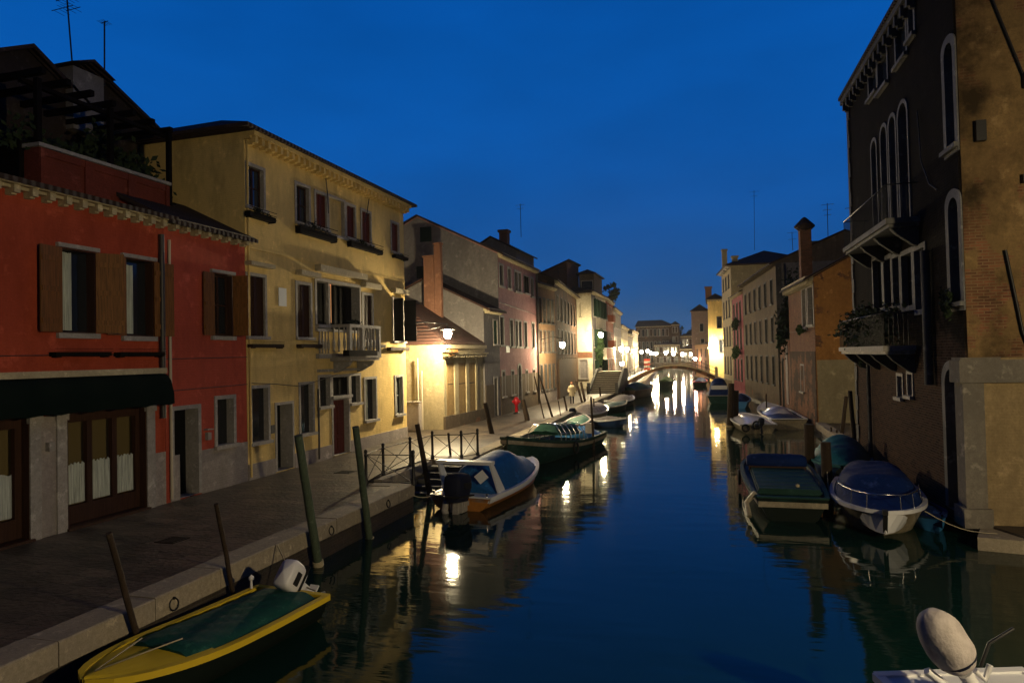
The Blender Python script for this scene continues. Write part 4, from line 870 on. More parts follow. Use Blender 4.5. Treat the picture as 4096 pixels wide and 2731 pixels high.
cable(oh, [(.2, -.05, 5.9), (4, -.08, 5.8), (8, -.05, 5.9)]); leaves('wall_plants', (5.5, -.25, 5.9), (1.2, .2, .25), 220, M_LEAF, oh.e, .1)
# garden wall with dark creeper between brick house and grey house
gw = House('garden_wall', 'brick garden wall with pointed gothic doorway and pale gate', (4.82, 55.9), (4.93, 50.1), .2, 5.4, .5, M_BRICK, cat='wall')
gw.winr('pointed', 1.2, 2.1, .5, 4.1, door=1, fw=.12, fm=M_STONED, dm=M_BLACK); gw.walls(prof=[(0, 5.4), (.5, 5.4)], over=.05, overx=.0, roofm=M_STONED, thick=.06)
gw.box('pale_gate', 3.7, 4.9, -.05, -.001, .9, 5.0, M_SOCLE)
cp = thing('creeper', 'tall dark evergreen creeper overhanging the garden wall', 'creeper', (5.3, 51.5, 5))
leaves('foliage', (0, -.2, 2.2), (.75, 1.2, 2.6), 2600, M_LEAF2, cp, .14); leaves('foliage', (-.5, 1.5, .6), (.5, 1.2, .9), 600, M_LEAF, cp, .12); mb = MB(); mb.tube([(.2, 0, 0), (.3, .1, 3)], .1, 6); mb.obj('stem', M_POLE, cp)
# grey flank house with beige front
gr = House('beige_house', 'beige house with grey flank wall and downpipe beyond the creeper', (2.95, 74), (4.7, 56), .2, 11.5, 10, M_BEIGE)
gr.rows(6, [(8.4, 10.3), (5.4, 7.3), (2.0, 4.2)], .95, k_, x0=.5, x1=17.5, fw=.12, fm=M_STONED); gr.walls(prof=[(0, 11.5), (5, 13.6), (10, 11.6)], over=.5, roofm=M_ROOFD, cornice=M_BEIGE, dent=.5)
gr.box('flank_render', gr.Lf + .002, gr.Lf + .03, .4, 9.9, .3, 11.4, M_GREY); gr.box('quoin_strip', gr.Lf + .002, gr.Lf + .05, -.02, .39, .3, 11.4, M_STONED)
gr.tube('downpipe', [(gr.Lf + .12, .55, 11.3), (gr.Lf + .12, .55, 4.6)], .07, M_PIPE)
mb = MB(); mb.box(15.5, 16.5, 3.0, 3.8, 13.0, 13.2); mb.obj('skylight', M_STONED, gr.roof)
pk = House('deep_pink_house', 'deep pink house with hanging flower balconies by the beige house', (2.1, 82.5), (2.93, 74.1), .2, 10.9, 9, M_PURP)
pk.rows(3, [(8.0, 9.9), (5.0, 7.0), (1.6, 3.8)], .9, k_, x0=.5, fw=.12, fm=M_STONED); pk.walls(prof=[(0, 10.9), (4.5, 12.6), (9, 10.9)], over=.4, roofm=M_ROOFD, cornice=M_CORN)
for z in (7.5, 4.6): leaves('balcony_plants', (6, -.5, z), (1.2, .4, .6), 700, M_LEAF2 if z > 6 else M_LEAF, pk.e, .13)
ty = House('tall_yellowish_house', 'tall yellowish house with roof loggia and slim chimneys', (1.15, 92), (2.05, 82.8), .2, 14.6, 9, M_CREAM)
ty.rows(3, [(12.2, 13.7), (8.8, 10.8), (5.4, 7.6), (2, 4)], .8, k_, x0=.5, fw=.12, fm=M_STONED); ty.walls(hip=2.2, over=.6, overx=.6, roofm=M_ROOFD, cornice=M_STONE, dent=2)
mb = MB(); mb.box(0, .6, .1, .7, 14.8, 17.6); mb.box(-.08, .68, .02, .78, 17.6, 17.8); mb.obj('chimney', M_CREAM, ty.roof)
mb = MB(); mb.box(8.2, 8.8, .3, .9, 11, 15.6); mb.box(8.1, 8.9, .2, 1.0, 15.6, 15.8); mb.obj('chimney', M_CREAM, ty.roof)
lt = House('lamp_lit_house', 'ochre house end wall brightly lit by the wall lamp past the bridge', (-.75, 105), (1.45, 105), .3, 12.4, 10, M_YEL)
lt.winr('rect', 1.3, 1.85, 8.2, 9.8, fw=.1, fm=M_STONED); lt.winr('rect', 1.5, 1.95, 4.6, 6.4, fw=.1, fm=M_STONED); lt.walls(hip=1.0, over=.4, overx=.3, roofm=M_ROOFD, cornice=M_CORN)
mb = MB(); mb.box(-.3, .6, .4, 1.2, 12.4, 14.1); mb.box(-.4, .7, .3, 1.3, 14.1, 14.4); mb.obj('chimney', M_BRICK, lt.roof)
pp = House('pale_pink_house', 'pale pink square house at the bend on the right bank', (-3.9, 130), (-.9, 130), .3, 12.2, 9, M_PINK2)
pp.winr('rect', 1.5, 2.1, 8.5, 9.9, fw=.08); pp.winr('rect', 1.6, 2.2, 5.4, 7.1, fw=.08); pp.walls(hip=1.4, over=.3, overx=.2, roofm=M_ROOFD)
pq = House('low_brick_house', 'low brown house front under the pale pink house', (-3.4, 129.5), (-.9, 118), .3, 6.0, 6, M_BROWN); pq.rows(3, [(1.6, 3.2), (3.9, 5.2)], .6, k_, x0=.5, fw=.1, fm=M_STONED); pq.walls(hip=.6, roofm=M_ROOFD)

# ------------------------------------------------------------------ background roofs at the upper left
rb1 = House('dark_roofed_house', 'dark house with high tiled gable roof behind the red house, at the upper left corner', (-30, 11), (-19, 11), .5, 11.7, 6.2, M_DARKW)
rb1.walls(prof=[(0, 11.75), (3.95, 13.95), (5.6, 13.0)], over=.4, overx=.3, roofm=M_ROOFD)
rb2 = House('dark_roofed_house', 'dark house with lower tiled roof sloping down towards the yellow house', (-30, 16.7), (-19.1, 16.7), .5, 12.8, 4, M_DARKW)
rb2.walls(prof=[(0, 13.3), (.9, 14.0), (2.9, 13.1), (3.9, 12.6)], over=.1, overx=.3, roofm=M_ROOFD)
cs = thing('chimney_stack', 'wide grey chimney with small tiled roof between the two dark roofs', 'chimney', (-19.2, 16.3, 12))
mb = MB(); mb.box(-.5, .5, -.1, 1.0, 0, 1.95); mb.obj('stack', M_GREY, cs); mb = MB(); mb.prism([(.75, -.35, 1.95), (.75, .45, 2.22), (.75, 1.25, 1.95), (.75, .45, 2.32)], (-1.5, 0, 0)); mb.obj('cap', M_ROOFD, cs)
pg = thing('pergola', 'dark wooden roof pergola with parallel beams above the red terrace wall', 'pergola', (-19, 12, 9))
mb = MB()
for i in range(7): y = 1.3 + i * .72; z = 3.25 - .03 * i; mb.box(-1.3, 2.6, y, y + .13, z, z + .16)
mb.obj('beams', M_WOODK, pg)
for x in (-.9, 2.3): mb = MB(); mb.box(x, x + .14, .9, 5.9, 2.9, 3.0); mb.obj('rafter', M_WOODK, pg)
for x in (-.9, 2.3):
    for y in (1.2, 3.4, 5.6): mb = MB(); mb.box(x + .142, x + .27, y, y + .13, 0, 3.1); mb.obj('post', M_WOODK, pg)
mb = MB(); mb.box(-1, 2.2, 1.0, 6.0, 0, 1.5); mb.obj('lattice', M_WOODK, pg)
tp = thing('terrace_plants', 'dark mass of potted shrubs on the roof terrace beside the yellow house', 'shrub', (-17.6, 16.9, 9.6))
leaves('foliage', (0, 0, 1.0), (1.0, 1.5, 1.0), 2200, M_LEAF2, tp, .12); leaves('foliage', (.3, -3, .8), (.8, 1.4, .6), 900, M_LEAF2, tp, .1)
mb = MB(); mb.box(-.8, .8, -1.6, 1.4, -.4, .35); mb.obj('planter', M_WOODK, tp)
antenna('tall antenna mast with many crossbars above the upper left roofs', gy('A', 460, 490, 17.0), gy('A', 418, -30, 17.0), ((.80, .9, .2), (.86, .6, -.2), (.93, .7, .1)))
antenna('antenna mast with a bent tip between the tall antenna and the yellow house', gy('A', 655, 540, 17.5), gy('A', 655, 135, 17.5), ((.98, .3, 0),))
antenna('thin antenna above the dark block behind the pink house', gy('Z', 1197, 545, 54), gy('Z', 1195, 468, 54), ((.95, .8, .1), (.85, .6, 0)))
antenna('tallest thin antenna above the tall yellowish house', gy('Z', 1733, 575, 84), gy('Z', 1732, 437, 84), ((.97, 1.2, .1), (.9, .8, 0)))
antenna('antenna with short bars above the orange flank house roof', gy('Z', 1902, 545, 52), gy('Z', 1900, 467, 52), ((.95, .8, .1), (.8, .6, 0), (.65, .5, 0)))
antenna('small antenna left of the conical chimney cap', gy('Z', 1821, 575, 66), gy('Z', 1819, 533, 66), ((.95, .9, .1), (.6, .7, 0)))
antenna('low wide antenna on the dark attic roof', gy('Z', 1282, 640, 66), gy('Z', 1282, 614, 66), ((.9, 2.6, .1), (.6, 1.6, 0)))
antenna('antenna arm sticking out beside the dark palace edge', gy('Z', 1962, 488, 34), gy('Z', 1953, 478, 34), ((.9, .5, .1),))

# ------------------------------------------------------------------ boats
def sstep(a, b, x): t = max(0, min(1, (x - a) / (b - a))); return t * t * (3 - 2 * t)
class Boat:
    def __init__(s, label, stern, bow, B, fs=.5, fb=.8, tr=.8, tm=.45, p=2.0, q=1.0, hull=None, inner=None, rail=None, group=None, name='boat', cat='boat', rake=.25, chine=.78, draft=.25):
        d = Vector((bow[0] - stern[0], bow[1] - stern[1], 0)); s.L = d.length
        s.e = thing(name, label, cat, (stern[0], stern[1], 0), math.atan2(d.y, d.x), group)
        s.B, s.fs, s.fb, s.tr, s.tm, s.p, s.q, s.rake = B, fs, fb, tr, tm, p, q, rake
        NS = 22; rows = []; inr = []
        for i in range(NS + 1):
            t = i / NS; b = s.hb(t); z = s.sh(t); x = s.xs(t); k = sstep(.75, 1, t)
            rk = lambda zz: x - s.rake * k * (1 - zz / z) * 1.6
            kz = -draft * (1 - k * .8); cz = .06 + .16 * k
            half = [(rk(kz), 0, kz), (rk(cz), b * chine * .55, cz * .2 + kz * .5), (rk(cz), b * chine, cz), (rk(z * .55), b * (chine + 1) / 2, z * .55), (x, b, z)]
            rows.append([(a, -y, zz) for a, y, zz in reversed(half)] + half[1:])
            bi = max(b - .07, .002); inr.append([(x, -bi, z), (x, -bi * chine * .86, .2), (x, bi * chine * .86, .2), (x, bi, z)])
        mb = MB(); mb.grid(rows); mb.poly(rows[0]); mb.obj('hull', hull, s.e)
        mb = MB(); mb.grid([r[::-1] for r in inr], False); mb.poly([(p_[0] + .08, p_[1], p_[2]) for p_ in inr[0]]); mb.obj('inner_hull', inner or hull, s.e)
        if rail:
            mb = MB()
            for sg in (-1, 1):
                rr = []
                for i in range(NS + 1):
                    t = i / NS; b = s.hb(t); z = s.sh(t); x = s.xs(t); bi = max(b - .09, 0)
                    rr.append([(x, sg * bi, z + .004), (x, sg * bi, z + .045), (x + .0, sg * (b + .03), z + .045), (x, sg * (b + .03), z - .05), (x, sg * (b + .003), z - .052)])
                mb.grid(rr, False)
            mb.box(-.03, .09, -s.hb(0), s.hb(0), s.sh(0) + .005, s.sh(0) + .05); mb.obj('gunwale', rail, s.e)
    def hb(s, t):
        if t < s.tm: return s.B / 2 * (s.tr + (1 - s.tr) * sin(pi / 2 * t / s.tm))
        return s.B / 2 * max(1 - ((t - s.tm) / (1 - s.tm)) ** s.p, 0.0008) ** s.q
    def sh(s, t): return s.fs + (s.fb - s.fs) * max(0, (t - .25) / .75) ** 1.8
    def xs(s, t): return t * s.L
    def deck(s, t0, t1, m, name='deck', h=.05, off=.05, crown=.06, dz=0):
        mb = MB(); rows = []; k = 12
        for i in range(k + 1):
            t = t0 + (t1 - t0) * i / k; b = max(s.hb(t) - off, .001); z = s.sh(t) + dz
            rows.append([(s.xs(t), y * b, z + .02 + crown * (1 - y * y)) for y in (-1, -.66, -.33, 0, .33, .66, 1)])
        mb.grid(rows); a = rows[0]; mb.add([(p[0], p[1], p[2]) for p in a] + [(p[0], p[1], p[2] - h - .1) for p in a], [(j, j + 1, 8 + j, 7 + j) for j in range(6)])
        return mb.obj(name, m, s.e)
    def cover(s, t0, t1, prof, m, name='tarpaulin', wide=1.0, k=22, pw=2.6, wr=.015, drop=.05):
        """prof: [(u, height)...] height above the sheer along the cover"""
        def hh(u):
            for (a, ha), (b, hb_) in zip(prof, prof[1:]):
                if a <= u <= b: w_ = (u - a) / (b - a); w_ = w_ * w_ * (3 - 2 * w_); return ha + (hb_ - ha) * w_
            return prof[-1][1]
        mb = MB(); rows = []
        for i in range(k + 1):
            u = i / k; t = t0 + (t1 - t0) * u; b = s.hb(t) * wide; z = s.sh(t); r = []
            for j in range(17):
                y = -1 + j / 8; zz = z - drop + (hh(u) + drop) * (1 - abs(y) ** pw) + wr * sin(i * 1.9 + j * 1.1) * (1 - abs(y)) * 2
                r.append((s.xs(t), y * b, zz))
            rows.append(r)
        mb.grid(rows)
        for r in (rows[0], rows[-1]):
            mb.poly(r if r is rows[0] else r[::-1])
        return mb.obj(name, m, s.e)
    def outboard(s, m, y=0, tilt=0, sc_=1.0, name='outboard_motor', leg=None, z=None, x=-.28):
        o = thing(name, 'x', 'x'); del o['label'], o['category']
        o.parent = s.e; o.location = (x, y, (z if z is not None else s.sh(0)) + .05); o.rotation_euler = (0, tilt, 0); o.scale = (sc_,) * 3
        D.objects.remove(o)
        M_ = Matrix.Translation((x, y, (z if z is not None else s.sh(0)) + .05)) @ Matrix.Rotation(tilt, 4, 'Y') @ Matrix.Diagonal((sc_, sc_, sc_, 1))
        def T(mbx): mbx.v = [tuple(M_ @ Vector(p)) for p in mbx.v]; return mbx
        mb = MB(); mb.box(-.09, .06, -.05, .05, -.62, .02); mb.box(-.2, .1, -.09, .09, -.5, -.47); mb.box(.0, .3, -.12, .12, -.1, -.02)
        mb.lathe([(.0, -.12), (.055, -.08), (.06, .16), (.0, .2)], (-.02, 0, -.68), 8, Matrix.Rotation(pi / 2, 3, 'Y'))
        for k in range(3):
            a = k * 2 * pi / 3; c, q = cos(a), sin(a); mb.add([(-.15, c * .03, -.68 + q * .03), (-.17, c * .15 - q * .05, -.68 + q * .15 + c * .05), (-.13, c * .15 + q * .05, -.68 + q * .15 - c * .05)], [(0, 1, 2)])
        lg = T(mb).obj(name, leg or M_MOTW, s.e)
        mb = MB(); rows = []
        for i in range(13):
            u = i / 12; z_ = -.02 + .5 * u; r = (max(1 - ((u - .4) / .6) ** 7, .0) ** .45 if u > .4 else 1 - (.4 - u) * .5); r = max(r, .02)
            rows.append([(-.02 + .26 * r * cos(a) * (abs(cos(a)) ** -.6 if abs(cos(a)) > .05 else 1), .17 * r * sin(a) * (abs(sin(a)) ** -.6 if abs(sin(a)) > .05 else 1), z_) for a in [2 * pi * k / 20 + .01 for k in range(21)]])
        mb.grid(rows); cw = T(mb).obj('cowling', m, lg)
        mb = MB(); mb.box(-.31, .27, -.188, .188, .06, .085); mb.box(-.1, .12, -.2, .2, .2, .3); T(mb).obj('cowl_trim', M_RUB, lg); return lg
    def fender(s, t, side, r=.17, m=None, z=.1):
        mb = MB(); b = s.hb(t) + .07; M_ = Matrix.Rotation(pi / 2, 3, 'X'); mb.torus((s.xs(t), side * b, s.sh(t) * .45 + z), r, .05, M_); return mb.obj('tyre_fender', M_RUB, s.e)
    def rope(s, a, b_, r=.012):
        a, b_ = Vector(a), Vector(b_); mb = MB(); mb.tube([a.lerp(b_, k / 6) - Vector((0, 0, .15 * sin(pi * k / 6))) for k in range(7)], r, 5); return mb.obj('mooring_rope', M_ROPE, s.e)

# yellow boat, near left
b = Boat('yellow boat with green tarpaulin and white outboard, moored nearest the left quay', (-7.55, 10.95), (-7.95, 6.95), 1.66, .46, .60, tr=.98, tm=.5, p=2.3, q=.6, hull=M_BDARK, inner=M_BYEL, rail=M_BYEL)
b.deck(.62, .995, M_BYEL, 'foredeck', off=.09, crown=.05)
b.cover(.04, .72, [(0, .10), (.15, .12), (.9, .16), (1, .12)], M_TEAL, wide=.84, pw=4, wr=.018, drop=.02)
b.outboard(M_MOTW, y=.0, tilt=radians(48), sc_=1.05, z=.52, x=-.12)
mb = MB(); mb.tube([(2.9, -.3, .70), (3.85, 0, .68), (2.7, .28, .70)], .012, 5); mb.obj('mooring_rope', M_ROPE, b.e)
mb = MB(); mb.tube([(.2, -.78, .5), (.2, -.78, .66)], .025, 6); mb.lathe([(.0, .64), (.05, .67), (.05, .72), (.0, .76)], (.2, -.78, 0), 8); mb.obj('cleat_post', M_MOTW, b.e)

# orange motorboat with blue canopy
b = Boat('orange hulled motorboat with white gunwale, blue canopy and white arch', (-7.64, 19.75), (-6.95, 26.0), 2.2, .40, .70, tr=.93, tm=.35, p=2.2, q=.75, hull=M_BORNG, inner=M_BWHITE, rail=M_BWHITE, rake=.5)
mb = MB()
for sg in (-1, 1): mb.grid([[(b.xs(i / 22), sg * (b.hb(i / 22) * .995 + .02), b.sh(i / 22) - .03), (b.xs(i / 22), sg * (b.hb(i / 22) * .96 + .02), b.sh(i / 22) - .15)] for i in range(22)], False)
mb.obj('white_band', M_BWHITE, b.e)
b.deck(.0, .11, M_BWHITE, 'stern_deck', off=.02, crown=.02); b.deck(.80, .995, M_BWHITE, 'foredeck', off=.05, crown=.06)
b.cover(.09, .90, [(0, .25), (.12, .90), (.5, .98), (.78, .5), (1, .05)], M_TARPC, 'canopy', wide=.88, pw=2.6, wr=.012)
mb = MB()
for sg in (-1, 1):
    mb.prism([(.75, sg * 1.0, .44), (1.25, sg * 1.0, .44), (.55, sg * .93, 1.36), (.33, sg * .93, 1.36)], (0, -sg * .06, 0))
mb.box(.27, .58, -.96, .96, 1.362, 1.46); mb.obj('roll_arch', M_BWHITE, b.e)
mb = MB(); mb.prism([(.54, -.75, .95), (.47, -.5, .74), (.54, -.25, .95), (.62, -.5, 1.16)], (.01, 0, 0)); mb.obj('canopy_window', M_PAPER, b.e)
b.outboard(M_MOTB, y=-.12, tilt=radians(6), sc_=1.75, z=.34, leg=M_STONE, x=-.34)
mb = MB(); mb.box(-.42, -.05, -.3, .1, .02, .34); mb.tube([(-.3, .3, .3), (-.5, .25, .1), (-.45, .2, -.2)], .11, 7); mb.obj('motor_bracket', M_STONE, b.e)
mb = MB(); mb.tube([(.06, -.9, .44), (.06, -.9, .56)], .035, 6); mb.tube([(.06, .92, .44), (.06, .92, .56)], .035, 6); mb.obj('cleat', M_STEEL, b.e)

# long green work boat
b = Boat('long dark green work boat with green hooped tarpaulin and tyre fender', (-6.45, 36.2), (-8.35, 27.2), 2.5, .60, 1.32, tr=.75, tm=.5, p=3.2, q=.6, hull=M_BGRN, inner=M_BGRN, rail=M_BGRN, rake=.3)
mb = MB(); rr = []
for sg in (-1, 1):
    rr = [[(b.xs(i / 22), sg * (b.hb(i / 22) * .985 + .02), b.sh(i / 22) - .1), (b.xs(i / 22), sg * (b.hb(i / 22) * .955 + .02), b.sh(i / 22) - .26)] for i in range(23)]; mb.grid(rr, False)
mb.obj('pale_rubbing_band', M_BCREAM, b.e)
b.cover(.30, .62, [(0, .35), (.15, .72), (.8, .72), (1, .4)], M_TEAL, wide=.66, pw=4, wr=.02, drop=-.25)
mb = MB()
for i in range(6):
    t = .31 + .3 * i / 5; x = b.xs(t); h = b.hb(t) * .66; z = b.sh(t); mb.tube([(x, -h, z - .1), (x, -h, z + .35), (x, -h * .7, z + .7), (x, 0, z + .78), (x, h * .7, z + .7), (x, h, z + .35), (x, h, z - .1)], .025, 5)
mb.tube([(b.xs(.3), b.hb(.4) * .68, b.sh(.3) + .35), (b.xs(.62), b.hb(.5) * .68, b.sh(.6) + .35)], .02, 5); mb.obj('canopy_hoops', M_STEEL, b.e)
b.cover(.03, .28, [(0, .12), (.3, .35), (.7, .3), (1, .3)], M_BBLUE2, 'blue_tarpaulin', wide=.8, pw=3, wr=.03); b.fender(.55, 1, .24); b.deck(.84, .995, M_BGRN, 'foredeck')
mb = MB(); mb.box(b.xs(.2), b.xs(.2) + .35, .6, .95, .75, 1.25); mb.obj('bait_box', M_STONE, b.e)

# smaller boats further on the left
b = Boat('small boat with bright green tarpaulin behind the long work boat', (-8.3, 40.3), (-8.45, 45.2), 1.5, .5, .7, hull=M_BDARK, rail=M_BCREAM, inner=M_BDARK); b.cover(.1, .9, [(0, .1), (.5, .2), (1, .05)], M_BGREEN2, wide=.95)
b = Boat('dark blue hulled boat with pale grey cover lying out in the canal', (-7.7, 44.8), (-5.5, 44.0), 1.9, .42, .6, hull=M_BBLUE, rail=M_BWHITE, inner=M_BBLUE); b.cover(.02, .95, [(0, .08), (.4, .22), (1, .05)], M_CLOTH, wide=1.0)
b = Boat('cream boat with domed grey white cover beside two leaning poles', (-9.2, 46.5), (-8.0, 51.8), 2.1, .55, .8, hull=M_BCREAM, rail=M_BWHITE, inner=M_BCREAM); b.cover(.02, .95, [(0, .15), (.35, .62), (.7, .5), (1, .05)], M_CLOTH, wide=1.0); b.outboard(M_MOTB, sc_=1.0, y=.2)
b = Boat('grey green boat with low green tarpaulin beyond the domed cover', (-8.9, 53.6), (-7.3, 58.5), 1.9, .5, .75, hull=M_BGRN, rail=M_STONE, inner=M_BGRN); b.cover(.05, .9, [(0, .1), (.5, .2), (1, .05)], M_BGRN, wide=.98)
b = Boat('boat with white cover in the row before the arched bridge', (-8.7, 60), (-7.5, 65), 1.9, .5, .75, hull=M_BDARK, rail=M_BWHITE, inner=M_BDARK); b.cover(.05, .9, [(0, .2), (.5, .45), (1, .05)], M_CLOTH, wide=.98)
b = Boat('brown barge with dark green rounded cover near the left foot of the bridge', (-9.0, 72), (-7.0, 80), 2.6, .8, 1.1, hull=M_BBRN, rail=M_BBRN, inner=M_BBRN); b.cover(.05, .75, [(0, .4), (.4, .8), (1, .2)], M_BGRN, wide=.95)
b = Boat('black boat seen under the left half of the arch', (-6.8, 96), (-6.2, 101), 1.9, .7, 1.0, hull=M_BDARK, rail=M_BDARK, inner=M_BDARK); b.cover(.05, .9, [(0, .3), (.5, .6), (1, .1)], M_LEAF, wide=.98)
b = Boat('dark boat with red stripe under the right half of the arch', (-2.2, 96), (-1.6, 102), 1.8, .6, .9, hull=M_BDARK, rail=M_REDM, inner=M_BDARK); b.cover(.05, .9, [(0, .2), (.5, .5), (1, .1)], M_TARPB, wide=.9)

# right side boats
b = Boat('green decked boat with rolled blue bundle, moored between the poles on the right', (1.95, 20.2), (1.9, 27.6), 2.3, .62, .78, tr=.80, tm=.5, p=3.4, q=.75, hull=M_BDARK, inner=M_BGRN, rail=M_BGRN, chine=.7)
mb = MB()
for sg in (-1, 1): mb.grid([[(b.xs(i / 22), sg * (b.hb(i / 22) * .985 + .02), b.sh(i / 22) - .07), (b.xs(i / 22), sg * (b.hb(i / 22) * .95 + .02), b.sh(i / 22) - .2)] for i in range(22)], False)
mb.box(-.03, -.002, -b.hb(0) * .97, b.hb(0) * .97, .38, .53); mb.obj('pale_rubbing_band', M_BCREAM, b.e)
b.deck(.0, .99, M_BGRN, 'side_deck', off=.1, crown=.02, dz=-.06)
mb = MB(); n = 11
for i in range(n):
    x0_ = .7 + i * .34; wq = .82; mb.box(x0_, x0_ + .30, -wq, wq, .70, .76 + .008 * (i % 2))
mb.box(.68, 4.45, -.86, .86, .60, .70); mb.obj('hatch_boards', M_BGRN, b.e)
mb = MB(); rows = []
for i in range(15):
    y = -.95 + 1.9 * i / 14; r = .26 * (1 - abs(y / .96) ** 8 * .4); rows.append([(4.75 + r * 1.2 * cos(a), y, .92 + r * sin(a) + .01 * sin(i * 2)) for a in [2 * pi * k / 16 for k in range(17)]])
mb.grid(rows); mb.poly(rows[0]); mb.poly(rows[-1][::-1]); mb.obj('blue_bundle', M_TARPB, b.e)
mb = MB(); mb.box(4.4, 4.5, -.9, .9, .62, .80); mb.obj('bulkhead', M_WOODD, b.e)
b.fender(.6, 1, .22); mb = MB(); mb.tube([(.3, .95, .7), (.1, 1.2, .45), (-.25, 1.15, .15)], .07, 7); mb.obj('pale_fender', M_BCREAM, b.e)
mb = MB(); mb.lathe([(.05, .77), (.06, .83), (.0, .86)], (1.0, -.25, 0), 8); mb.obj('lamp_knob', M_ROPE, b.e)

b = Boat('cream motorboat with large dark blue cover and steel bow rail', (4.65, 24.0), (3.85, 18.45), 2.35, .55, .72, tr=.85, tm=.4, p=2.4, q=.62, hull=M_BCREAM, inner=M_BWHITE, rail=M_BWHITE, rake=.55, chine=.72)
b.cover(.02, .97, [(0, .45), (.06, .68), (.60, .66), (.72, .30), (1, .02)], M_TARPB, wide=.93, pw=4.5, wr=.014)
mb = MB(); pts = []
for i in range(13):
    a = -1 + i / 6; t = .97 - .42 * abs(a) ** 1.7; sg = 1 if a > 0 else -1; pts.append((b.xs(t) - .05, sg * b.hb(t) * .86, b.sh(t) + .40))
mb.tube(pts, .018, 6)
for i in (0, 3, 5, 7, 9, 12): p_ = pts[i]; mb.tube([p_, (p_[0] + .02, p_[1] * 1.05, p_[2] - .38)], .012, 5)
mb.obj('bow_rail', M_STEEL, b.e)
mb = MB(); mb.box(b.L - .02, b.L + .22, -.06, .06, .70, .80); mb.prism([(b.L + .1, -.05, .70), (b.L + .2, -.05, .66), (b.L - .05, -.05, .22), (b.L - .14, -.05, .25)], (0, .1, 0)); mb.obj('anchor_bracket', M_RUB, b.e)
b.rope((b.L - .6, .9, .7), (b.L - .3, 2.3, .35))

b = Boat('boat under a teal tarpaulin behind the blue covered motorboat', (4.9, 31.0), (4.0, 25.2), 2.1, .55, .75, tr=.85, hull=M_BBLUE, inner=M_BDARK, rail=M_TARPT, q=.75); b.cover(.02, .96, [(0, .3), (.3, .8), (.6, .55), (1, .05)], M_TARPT, wide=1.0, pw=2.4)
b = Boat('small blue dinghy tucked against the dark palace wall', (5.15, 22.3), (5.3, 19.3), 1.0, .35, .5, hull=M_BBLUE2, inner=M_TARPB, rail=M_TARPB); b.cover(.1, .8, [(0, .05), (.5, .12), (1, .05)], M_TARPB, wide=.9)
b = Boat('white skiff with smooth white cover, outboard and two tyre fenders', (2.3, 41.2), (1.6, 46.6), 2.15, .5, .72, tr=.92, hull=M_BCREAM, inner=M_BWHITE, rail=M_BWHITE, p=2.6, q=.8); b.cover(.0, .97, [(0, .12), (.4, .30), (1, .04)], M_BWHITE, wide=1.0, pw=2.2, wr=.004)
b.outboard(M_MOTB, sc_=.8, y=-.1, leg=M_MOTB, z=.5)
mb = MB(); mb.torus((-.08, .72, .33), .19, .05, Matrix.Rotation(pi / 2, 3, 'Y')); mb.obj('tyre_fender', M_RUB, b.e); mb = MB(); mb.torus((-.1, .12, .5), .2, .05, Matrix.Rotation(pi / 2, 3, 'Y')); mb.obj('tyre_fender', M_RUB, b.e)
b = Boat('larger open cream skiff with pointed pale bow cover, beside the white skiff', (4.15, 43.3), (3.4, 52.3), 2.2, .62, 1.0, tr=.9, hull=M_BCREAM, inner=M_BDARK, rail=M_BWHITE, p=2.2); b.deck(.62, .99, M_BWHITE, 'foredeck'); b.cover(.0, .3, [(0, .02), (.5, .12), (1, .1)], M_BBLUE, 'stern_cover', wide=.95); b.cover(.30, .55, [(0, .1), (.5, .45), (1, .1)], M_BWHITE, 'white_cover', wide=.8)
b = Boat('blue boat partly behind the thick pole on the right', (1.75, 59), (2.3, 66.5), 1.8, .5, .8, hull=M_BBLUE2, inner=M_TARPB, rail=M_BBLUE2); b.cover(.1, .8, [(0, .2), (.5, .45), (1, .1)], M_TARPB, wide=.9)
b = Boat('pale green cabin boat with navy canopy near the right foot of the bridge', (.35, 64.5), (.2, 72), 2.2, .7, 1.0, tr=.95, hull=M_BGRN, inner=M_BWHITE, rail=M_STONE); b.cover(.12, .6, [(0, 1.1), (.3, 1.5), (.8, 1.3), (1, .6)], M_TARPB, 'canopy', wide=.85, pw=4)
mb = MB(); mb.box(.75, .87, -.7, .7, 1.25, 1.6); mb.obj('windscreen', M_BWHITE, b.e)
b = Boat('white boat at the bottom right corner with cloth wrapped outboard motor', (2.72, 9.83), (4.1, 5.5), 2.0, .60, .85, tr=.95, hull=M_BWHITE, inner=M_BWHITE, rail=M_BWHITE)
b.deck(.0, .09, M_BWHITE, 'stern_deck', off=.02, crown=.01); b.cover(.10, .6, [(0, .02), (.3, .16), (1, .2)], M_TARPB, wide=.86, pw=5)
NEARB = b

